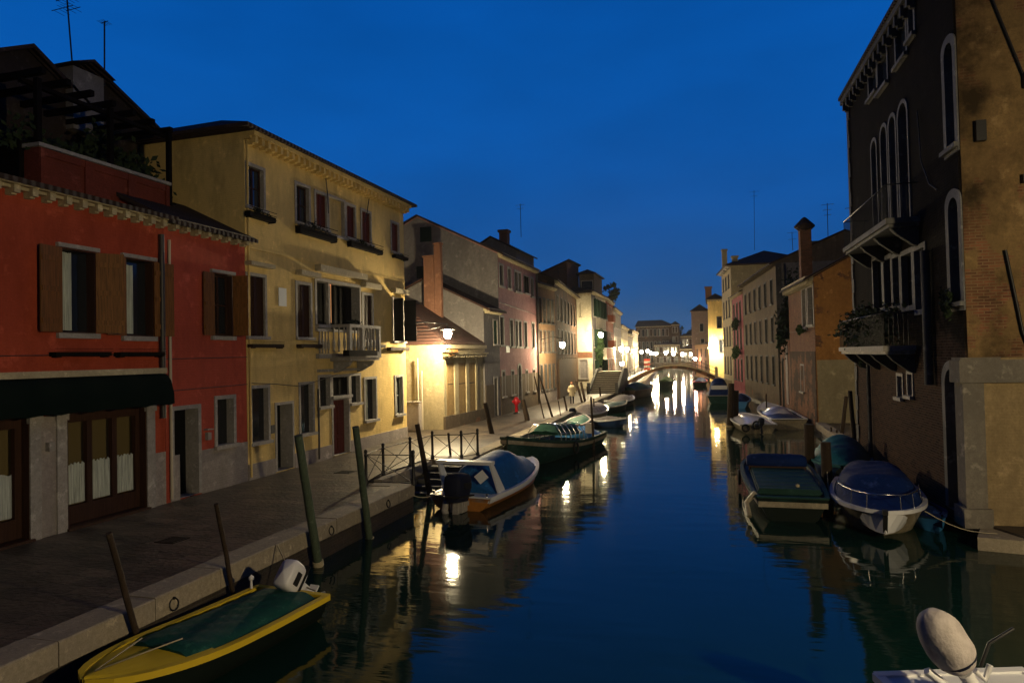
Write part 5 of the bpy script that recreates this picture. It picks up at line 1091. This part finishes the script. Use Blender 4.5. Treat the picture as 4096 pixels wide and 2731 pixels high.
# ------------------------------------------------------------------ mooring poles
def pole(label, v, bx, by, tx, ty, zb=.3, r=.08, m=None, Y=None, grp='mooring poles along the canal', r2=None, tX=None, bX=None):
    B_ = gz(v, bx, by, zb) if Y is None else gy(v, bx, by, Y); T_ = gy(v, tx, ty, B_.y)
    if tX is not None: d_ = ray(v, tx, ty); T_ = Vector((0, 0, EH)) + d_ * (tX / d_.x)
    if bX is not None:
        d_ = ray(v, bx, by); B_ = Vector((0, 0, EH)) + d_ * (bX / d_.x)
    d = (T_ - B_).normalized()
    o0 = B_ - d * ((B_.z + 1.0) / d.z); mb = MB(); k = 9; pts = []
    for i in range(k + 1): q = (T_ - o0) * (i / k); pts.append(q + Vector((random.uniform(-.006, .006), random.uniform(-.006, .006), 0)))
    mb.tube(pts, r * 1.08, 9, r2=r2 or r * .9); o = mb.obj('mooring_pole', m or M_POLE); o.location = o0
    if r >= .09:
        mw = MB(); q_ = Vector((0, 0, 1)).rotation_difference(d).to_matrix()
        for k in range(4): mw.torus(d * (((1.02 if B_.z < .5 else .9) + k * .035 + 1 - 1) / d.z), r * 1.12, .018, q_, 12, 5)
        mw.obj('rope_wrap', M_ROPE, o)
    return tag(o, label, 'pole', grp)
pole('dark pole leaning left at the quay beside the yellow boat bow', 'C', 840, 1200, 682, 628, .2, .05, tX=-8.76, bX=-8.84)
pole('dark slim pole leaning left, the second along the near quay', 'C', 1445, 915, 1356, 445, .2, .045, tX=-8.76, bX=-8.84)
pole('thick grey green pole near the yellow boat stern', 'C', 1988, 775, 1872, 15, .2, .10, M_POLEG, tX=-8.72, bX=-8.80)
pole('grey green pole in front of the yellow house doorway', 'Z', 843, 1190, 817, 980, .15, .095, M_POLEG, tX=-8.72, bX=-8.80)
pole('gnarled black pole rising among the iron railing', 'S', 835, 960, 685, 145, .3, .10, r2=.08)
pole('thin black pole leaning in the railing next to the gnarled one', 'S', 1110, 590, 1075, 255, .6, .05)
pole('dark pole leaning left before the bow of the long work boat', 'G', 985, 1500, 888, 1075, .3, .13)
pole('short thick pole behind the hooped tarpaulin', 'Q', 680, 1300, 600, 935, .3, .16)
pole('thin pole crossing another above the work boat', 'Q', 880, 1230, 745, 640, .5, .045)
pole('tall thin black pole leaning left above the work boat', 'Q', 990, 1210, 805, 620, .5, .08, r2=.05)
pole('slim pole left of the walking person', 'Q', 1165, 1130, 1115, 890, .5, .07)
pole('thin stick beside the kerb before the person', 'Q', 1085, 1200, 1045, 950, .5, .04)
pole('left pole of the leaning pair by the domed boat', 'Q', 1360, 1030, 1270, 700, .4, .10)
pole('right pole of the leaning pair by the domed boat', 'Q', 1395, 1020, 1330, 715, .4, .11)
pole('upright pole standing in the water near the domed boat', 'Q', 1490, 1560, 1455, 900, 0, .07, r2=.05)
pole('second upright pole beside the first near the domed boat', 'Q', 1495, 1200, 1490, 920, 0, .05)
pole('short post before the steps', 'Y', 1250, 560, 1215, 420, .6, .10); pole('short dark post left of the steps', 'Y', 905, 600, 890, 430, .6, .10); pole('slender post by the steps foot', 'Y', 1130, 640, 1115, 450, .6, .09)
pole('black iron pole against the ochre flank wall, leaning left', 'O', 1290, 790, 1232, 140, .2, .09, M_POLE)
pole('shorter black pole crossing the leaning one by the ochre wall', 'O', 1155, 570, 1200, 190, .3, .10, M_POLE)
pole('thick brown pole between the two covered boats', 'O', 1035, 1120, 1015, 600, -.1, .17, M_POLE)
pole('thick brown pole behind the green decked boat', 'O', 870, 920, 865, 440, -.1, .2, M_POLE)
pole('pole standing left of the white skiff', 'X', 640, 1150, 650, 500, 0, .17, M_POLE); pole('pole at the far left of the right hand row', 'X', 540, 1160, 560, 370, 0, .2, M_POLE)
pole('thin pole rising from the white skiff', 'X', 1195, 1000, 1185, 560, .1, .05, M_POLE)
pole('short stub post on the right quay edge', 'O', 1065, 560, 1065, 465, .3, .05); pole('second stub post on the right quay edge', 'O', 1115, 570, 1115, 490, .3, .05)
pole('black stake against the palace wall', 'N', 710, 1000, 720, 600, .1, .13, M_POLE); pole('lower black stake against the palace wall', 'N', 800, 1000, 805, 780, .1, .11, M_POLE)

# ------------------------------------------------------------------ iron railing round the water stairs
rl = thing('iron_railing', 'black iron railing with crossed bars around the water stairs', 'railing', (-10.5, 19.4, .8))
RP = [(-8.98, 19.35), (-10.55, 19.25), (-10.75, 20.8), (-10.6, 22.6), (-10.55, 24.5), (-9.45, 24.75), (-9.05, 25.5)]
RP = [(x + 10.5, y - 19.4) for x, y in RP]
for i, (x, y) in enumerate(RP):
    mb = MB(); mb.lathe([(.075, 0), (.075, .12), (.05, .16), (.045, .85), (.06, .88), (.06, .92), (.045, .95), (.06, 1.0), (.05, 1.06), (.0, 1.09)], (x, y, 0), 9); mb.obj('post', M_IRON, rl)
for (a, b_) in zip(RP, RP[1:]):
    mb = MB(); a = Vector((*a, 0)); b_ = Vector((*b_, 0)); u = (b_ - a).normalized() * .06; A_, B2 = a + u, b_ - u
    for z in (.08, .92): mb.tube([A_ + Vector((0,0,z)), B2 + Vector((0,0,z))], .016, 5)
    mb.tube([A_ + Vector((0,0,.1)), B2 + Vector((0,0,.9))], .012, 5); mb.tube([A_ + Vector((0,0,.9)), B2 + Vector((0,0,.1))], .012, 5)
    mb.obj('crossed_panel', M_IRON, rl)

# ------------------------------------------------------------------ bridges
def arched_bridge():
    Y0, Y1 = 84.2, 86.8; e = thing('arched_bridge', 'low arched stone bridge with thin iron parapet crossing the canal', 'bridge', (0, Y0, 0))
    L_, R_ = (-10.8, 1.0), (.1, 1.75); CX, CZ = -4.7, 3.12
    def top(x):
        if x < CX: u = (x - L_[0]) / (CX - L_[0]); return L_[1] + (CZ - L_[1]) * sin(u * pi / 2) ** .9
        u = (R_[0] - x) / (R_[0] - CX); return R_[1] + (CZ - R_[1]) * sin(u * pi / 2) ** .9
    k = 36; up = []; lo = []
    for i in range(k + 1): x = L_[0] + (R_[0] - L_[0]) * i / k; up.append((x, 0, top(x))); lo.append((x, 0, top(x) - .34 - .4 * abs((x - CX) / 5.5) ** 3))
    mb = MB(); mb.prism(lo + up[::-1], (0, Y1 - Y0, 0)); mb.obj('arch', M_DARKF, e)
    mb = MB()
    for y in (-.08, Y1 - Y0 - .04):
        rr = [[(x, y, z + .003), (x, y, z + .07), (x, y + .12, z + .07), (x, y + .12, z + .003)] for x, _, z in up]; mb.grid(rr, False)
    mb.obj('coping', M_CORN, e)
    mb = MB()
    for y in (0, Y1 - Y0 - .02):
        for h in (.95, .5): mb.tube([(x, y, z + h) for x, _, z in up[::2]], .018, 4)
        for x, _, z in up[::3]: mb.tube([(x, y, z + .1), (x, y, z + .95)], .018, 4)
    mb.obj('railing', M_IRON, e)
    mb = MB()
    for y in (-.1, Y1 - Y0): mb.box(R_[0] - .1, R_[0] + .25, y - .1, y + .2, .5, 2.9); 
    mb.obj('end_pier', M_KERB, e)
    mb = MB(); mb.prism([(R_[0] + .1, 0, .0), (R_[0] + .1, 0, 1.75), (R_[0] + 3.0, 0, .8), (R_[0] + 3.0, 0, 0)], (0, Y1 - Y0, 0)); mb.prism([(-10.81, 0, 0), (-10.81, 0, 1.0), (-11.6, 0, .8), (-11.6, 0, 0)], (0, Y1 - Y0, 0)); mb.obj('ramp', M_KERB, e)
arched_bridge()
st = thing('step_bridge', 'stone stairs of a small bridge rising from the left quay', 'bridge', (-11.9, 67.3, .8))
mb = MB(); SX = 2.5; n = 12
for i in range(n): mb.box(0, SX, i * .42, i * .42 + .418, 0, (i + 1) * .172 - .05); 
mb.obj('stair_body', M_QWALL, st); mb = MB()
for i in range(n): mb.box(-.02, SX + .02, i * .42 - .04, i * .42 + .40, (i + 1) * .172 - .048, (i + 1) * .172)
mb.obj('treads', M_KERB, st)
mb = MB(); mb.box(0, SX, n * .42, n * .42 + 3, 0, n * .172); mb.obj('landing', M_KERB, st)
mb = MB()
for x in (-.25, SX + .03): mb.prism([(x, -.1, 0), (x, -.1, .3), (x, n * .42, n * .172 + .3), (x, n * .42 + 3, n * .172 + .3), (x, n * .42 + 3, 0)], (.22, 0, 0)); mb.box(x - .03, x + .25, -.35, -.101, 0, 1.1)
mb.obj('parapet', M_STONED, st)

# ------------------------------------------------------------------ hydrant
hy = thing('fire_hydrant', 'red fire hydrant on black foot in front of the pink house', 'hydrant', (-12.95, 44.5, .8))
mb = MB(); mb.lathe([(.22, 0), (.22, .06), (.12, .08), (.1, .12)], (0,0,0), 12); mb.obj('foot', M_IRON, hy)
mb = MB(); mb.lathe([(.11, .12), (.10, .6), (.16, .62), (.2, .75), (.2, .98), (.15, 1.08), (.0, 1.14)], (0,0,0), 12); mb.lathe([(.09, -.28), (.09, .28)], (0,0,.82), 10, Matrix.Rotation(pi / 2, 3, 'Y')); mb.obj('hydrant_body', M_REDM, hy)

# ------------------------------------------------------------------ people
def person(label, loc, rz, coat, legs, hair, hgt=1.68, stride=.18):
    me = D.meshes.new('person'); k = hgt / 1.7
    P_ = [(0,0,.95,.15),(0,0,1.15,.15),(0,0,1.36,.17),(0,0,1.48,.07),(0,.01,1.56,.085),(0,.015,1.65,.09),
          (-.1,0,.90,.10),(-.1,.08+stride*.3,.50,.065),(-.1,-stride*.4,.09,.045),(-.1,.14-stride*.4,.03,.04),
          (.1,0,.90,.10),(.1,.02+stride*.9,.52,.065),(.1,stride,.09,.045),(.1,stride+.14,.03,.04),
          (-.2,0,1.40,.07),(-.26,-.06,1.14,.05),(-.24,.08,.92,.035),(-.23,.12,.84,.03),
          (.2,0,1.40,.07),(.26,-.04,1.14,.05),(.24,.12,.95,.035),(.23,.17,.88,.03)]
    E_ = [(0,1),(1,2),(2,3),(3,4),(4,5),(0,6),(6,7),(7,8),(8,9),(0,10),(10,11),(11,12),(12,13),(2,14),(14,15),(15,16),(16,17),(2,18),(18,19),(19,20),(20,21)]
    me.from_pydata([(x * k, y * k, z * k) for x, y, z, r in P_], E_, []); me.materials.append(legs); o = D.objects.new('person', me); COL.objects.link(o)
    md = o.modifiers.new('skin', 'SKIN'); md.use_smooth_shade = True
    for i, sv in enumerate(me.skin_vertices[0].data): sv.radius = (P_[i][3] * k,) * 2; sv.use_root = i == 0
    o.modifiers.new('sub', 'SUBSURF').levels = 1; o.modifiers['sub'].render_levels = 1
    o.location = loc; o.rotation_euler = (0, 0, rz); tag(o, label, 'person')
    mb = MB(); rows = []
    for r, z in ((.27, .62), (.25, .8), (.22, 1.02), (.22, 1.2), (.235, 1.38), (.16, 1.47), (.09, 1.52)): rows.append([(r * k * cos(a), r * .78 * k * sin(a), z * k) for a in [2 * pi * j / 16 for j in range(17)]])
    mb.grid(rows); rows = None
    for sx in (-1, 1): mb.tube([(sx * .19 * k, 0, 1.40 * k), (sx * .27 * k, -.05, 1.15 * k), (sx * .25 * k, .09, .93 * k)], .075 * k, 8)
    mb.obj('coat', coat, o)
    mb = MB(); mb.lathe([(.02, 1.75 * k), (.08, 1.73 * k), (.105, 1.66 * k), (.10, 1.58 * k), (.07, 1.52 * k)], (0, -.02, 0), 10); mb.obj('hair', hair, o)
    mb = MB(); mb.lathe([(.05, 1.50 * k), (.08, 1.56 * k), (.085, 1.63 * k), (.05, 1.70 * k)], (0, .035, 0), 10); mb.obj('face', M_SKIN, o); return o
person('person with auburn hair in a cream padded coat walking on the quay', (-11.0, 53.75, .8), radians(190), M_COAT, M_CLOD, M_HAIR)
person('person in dark clothes standing beyond the stairs by the canal edge', (-10.6, 84.0, .85), radians(200), M_CLOD, M_CLOD, M_CLOD)

# ------------------------------------------------------------------ street lamps
def emis(name, c, s):
    m = D.materials.new(name); m.use_nodes = True; b = m.node_tree.nodes['Principled BSDF']; b.inputs['Base Color'].default_value = (*c, 1); b.inputs['Emission Color'].default_value = (*c, 1); b.inputs['Emission Strength'].default_value = s; return m
WARM = (1.0, .80, .46)
def lamp(label, pos, wall=None, S=300, r=.2, col=WARM, pole=False, grp='street lamps along the canal', zg=.8, cap=1.1):
    e = thing('street_lamp', label, 'street lamp', pos, 0, grp)
    mb = MB(); mb.lathe([(.02, -r * 1.15), (r * .62, -r), (r, -r * .1), (r * .85, r * .7), (r * .3, r * .95)], (0,0,0), 12); mb.obj('lantern_glass', emis('lamp glass', col, S), e)
    mb = MB(); mb.lathe([(r * cap, r * .99), (r * cap * .85, r * 1.2), (r * .3, r * 1.55), (.02, r * 1.9)], (0,0,0), 12); mb.obj('lantern_cap', M_IRON, e)
    if pole:
        mb = MB(); z0 = zg - pos[2]; mb.lathe([(.14, z0), (.12, z0 + .5), (.06, z0 + .7), (.045, -r * 1.5), (.06, -r * 1.16)], (0,0,0), 9); mb.obj('lamp_post', M_IRON, e)
    if wall:
        a = Vector(wall) - Vector(pos); mb = MB(); t = Vector((0, 0, r * 1.9)); mb.tube([t, t + Vector((0,0,.12)), Vector((a.x * .5, a.y * .5, max(a.z, t.z) + .2)), Vector((a.x, a.y, max(a.z, t.z + .05)))], .025, 6); mb.tube([t + Vector((0,0,.06)), (a.x, a.y, a.z - .35)], .015, 5); mb.obj('bracket_arm', M_IRON, e)
    return e
p1 = gy('Z', 1028, 767, 33.0); lamp('brightest near street lamp on a bracket at the yellow house corner', p1, (-14.78, 31.0, 6.2), S=2100, r=.21, cap=1.8)
p2 = gy('Z', 1292, 792, 53.6); lamp('second street lamp hanging in front of the brown houses', p2, (-13.5, 54.0, 6.0), S=1300, r=.21, cap=1.4)
for (a_, b_) in (((-7.1, 11.0, .5), (-8.9, 12.4, .85)), ((-8.4, 19.9, .45), (-9.3, 18.9, .85)), ((-8.3, 27.6, 1.2), (-9.3, 27.0, .85)), ((-7.2, 25.4, .7), (-9.1, 26.3, .85)), ((2.9, 20.3, .6), (3.36, 23.9, .9))):
    a_, b_ = Vector(a_), Vector(b_); mb = MB(); mb.tube([(a_.lerp(b_, k / 8) - a_) - Vector((0, 0, .22 * sin(pi * k / 8))) for k in range(9)], .014, 5); o = mb.obj('mooring_rope', M_ROPE); o.location = a_; tag(o, {-7.1: 'rope from the yellow boat stern to the quay', -8.4: 'rope from the orange boat stern to the quay', -8.3: 'rope from the long work boat bow to the quay', -7.2: 'rope from the orange boat bow to the quay', 2.9: 'rope from the green decked boat to the thick brown pole'}[round(a_.x, 1)], 'rope')
p3 = gy('Z', 1380, 769, 74.5); lamp('street lamp in front of the white wall above the stairs', p3, (-13.9, 76.9, 7.2), S=1700, r=.25, cap=1.3)
FL = [(140,375,100,'first lamp of the far row, left of the bridge'),(230,380,118,'second lamp of the far row'),(340,410,130,'third lamp of the far row'),(455,420,150,'fourth lamp of the far row'),(550,410,160,'fifth lamp of the far row, by green leaves'),(600,440,170,'sixth lamp of the far row in a tight cluster'),(650,445,180,'seventh lamp of the far row in a tight cluster'),(690,445,186,'last lamp of the tight far cluster'),(838,430,168,'left of the three lamps above the bridge crest'),(960,450,168,'middle of the three lamps above the bridge crest'),(1095,455,168,'right of the three lamps above the bridge crest')]
for i, (x, y, Y, lb_) in enumerate(FL):
    p = gy('R', x, y, Y)
    if i < 8: wx = -13.95 - (Y - 99) * .065; lamp(lb_, p, None, S=900, r=.33, pole=True)
    else: lamp(lb_, p, None, S=900, r=.36, pole=True, zg=-.5, col=(1, .74, .5))
p = gy('R', 1295, 530, 125); lamp('low pinkish lamp at the right end beyond the bridge', p, None, S=220, r=.28, col=(1, .55, .42), pole=True)
p = gy('R', 1605, 325, 103.2); lamp('wall lamp lighting the ochre house past the bridge', p, (p.x + .5, 104.95, p.z + .6), S=1500, r=.28)
for x in (1510,): p = gy('R', x, 360, 104.2); lamp('dim small lamp left of the bright wall lamp', p, None, S=6, r=.16, pole=True)
for i, x in enumerate((1765, 1820, 1880)): p = gy('R', x, (340, 328, 315)[i], 97 - i * 3); lamp(['first tiny lamp right of the lit wall', 'second tiny lamp right of the lit wall', 'third tiny lamp right of the lit wall'][i], p, (p.x + .7, p.y, p.z + .3), S=7, r=.13)
p = gy('R', 150, 605, 88); lamp('low shop light on the quay beyond the stairs', p, None, S=380, r=.24, pole=True)
# unseen lamps read from the light: one behind the camera, one behind the palace
lamp('street lamp on the right bank behind the viewpoint', (9.6, 3.0, 6.3), None, S=2500, r=.24, pole=True, zg=.3, cap=2.0)
lamp('wall lamp in the gap behind the dark palace', (7.6, 32.6, 5.0), (7.6, 31.2, 5.3), S=340, r=.18, cap=1.6)
# dim interior lamp behind the yellow house window hood
aw = thing('market_awning', 'small red and white striped awning beyond the bridge, among the quay lamps', 'awning', gy('J', 905, 890, 130))
M_STRR = mat('red stripe cloth', (.5,.05,.03), .8); M_STRW = mat('white stripe cloth', (.6,.55,.5), .8)
for i in range(5):
    mb = MB(); mb.box(-.55, .55, 0, .8, .2 + i * .42, .60 + i * .42); mb.obj('stripe', M_STRR if i % 2 == 0 else M_STRW, aw)
iv = thing('ivy', 'ivy bush hanging on the wall by the steps', 'ivy', (-12.95, 79.5, 4))
leaves('foliage', (0, 0, 1.2), (.6, .9, 1.7), 1500, M_LEAF, iv, .14); mb = MB(); mb.tube([(-.1, 0, -3.2), (-.1, .1, 1)], .08, 6); mb.obj('stem', M_POLE, iv)

# ------------------------------------------------------------------ cloth wrapped motor, bottom right
b = NEARB
c0 = gy('P', 1445, 1150, 9.0)
inv = Matrix.Rotation(-b.e.rotation_euler.z, 3, 'Z'); lc = inv @ (c0 - b.e.location)
mb = MB(); rows = []; 
RT = inv @ (Matrix(((RX.x, FX.x, UX.x), (RX.y, FX.y, UX.y), (RX.z, FX.z, UX.z))) @ Matrix.Rotation(radians(-31), 3, 'Y'))
for i in range(19):
    u = -cos(pi * i / 18); r = max(1 - abs(u) ** 2.7, 0.0001) ** .5 * (1 - .06 * u)
    rows.append([tuple(lc + RT @ Vector((.245 * r * cos(a) + r * .006 * sin(a * 4 + u * 6), .25 * r * sin(a), .40 * u + r * .008 * sin(a * 5 + u * 4)))) for a in [2 * pi * k / 28 for k in range(29)]])
mb.grid(rows); mb.poly(rows[0][:-1]); mb.poly(rows[-1][:-1]); mc_ = mb.obj('wrapped_motor', M_CLOTH, b.e)
mb = MB(); rr = []
for u in (-.62, -.5): 
    r = max(1 - abs(u) ** 2.3, 0) ** .55 * 1.05; rr.append([tuple(lc + RT @ Vector((.257 * r * cos(a), .26 * r * sin(a), .40 * u))) for a in [2 * pi * k / 28 for k in range(29)]])
mb.grid(rr); mb.obj('elastic_band', M_MOTB, mc_)
mb = MB(); mb.tube([lc + RT @ Vector((0, 0, -.43)), lc + RT @ Vector((.02, 0, -.8))], .08, 10); mb.tube([lc + RT @ Vector((.12, 0, -.46)), lc + RT @ Vector((.16, 0, -.62)), lc + RT @ Vector((.3, 0, -.5))], .035, 8); mb.obj('motor_bracket', M_MOTW, mc_)
mb = MB(); a_ = lc + RT @ Vector((-.36, 0, -.18)); b_ = lc + RT @ Vector((-.22, 0, -.55)); mb.tube([a_, b_], .05, 4); mb.obj('splash_plate', M_BWHITE, mc_)
mb = MB(); mb.tube([lc + RT @ Vector((.2, 0, -.46)), lc + RT @ Vector((.42, 0, -.28)), lc + RT @ Vector((.75, .0, -.28))], .02, 8); mb.obj('tiller_arm', M_IRON, mc_)

# ------------------------------------------------------------------ quay ironwork
for i, (x, y, lb_) in enumerate(((-9.0, 9.6, 'iron mooring ring on the kerb face beside the yellow boat'), (-9.0, 14.6, 'iron mooring ring on the kerb face between the two grey green poles'), (-9.0, 17.6, 'iron mooring ring on the kerb face near the railing'))):
    mb = MB(); mb.torus((.0, 0, 0), .10, .014, Matrix.Rotation(radians(80), 3, 'Y'), 16, 6); mb.tube([(-.04, 0, .11), (.02, 0, .10)], .025, 6); o = mb.obj('mooring_ring', M_IRON); o.location = (x + .045, y, .60); tag(o, lb_, 'mooring ring', 'mooring rings on the kerb')
for x, y, w_, lb_ in ((-11.6, 12.4, .5, 'square iron drain cover in the paving before the shop'), (-12.4, 21.2, .6, 'square iron drain cover in the paving before the yellow house')):
    mb = MB(); mb.box(-w_ / 2, w_ / 2, -w_ / 2, w_ / 2, .0, .012)
    for k in range(5): mb.box(-w_ / 2 + .05, w_ / 2 - .05, -w_ / 2 + .06 + k * .09, -w_ / 2 + .09 + k * .09, .0121, .018)
    o = mb.obj('drain_cover', M_IRON); o.location = (x, y, .802); tag(o, lb_, 'drain cover')
# ------------------------------------------------------------------ faint glow haze added over the canal to spread the lamp light
mb = MB(); mb.box(-62, 62, -42, 422, -2.2, 24.5); hz = mb.obj('haze', M_DARKW); hz['kind'] = 'stuff'
hm = D.materials.new('glow haze'); hm.use_nodes = True; hm.node_tree.nodes.clear(); o_ = N(hm.node_tree, 'ShaderNodeOutputMaterial'); v_ = N(hm.node_tree, 'ShaderNodeVolumePrincipled')
v_.inputs['Density'].default_value = .0001; v_.inputs['Color'].default_value = (.88, .92, 1, 1); v_.inputs['Anisotropy'].default_value = .7
hm.node_tree.links.new(v_.outputs[0], o_.inputs['Volume']); hz.data.materials[0] = hm
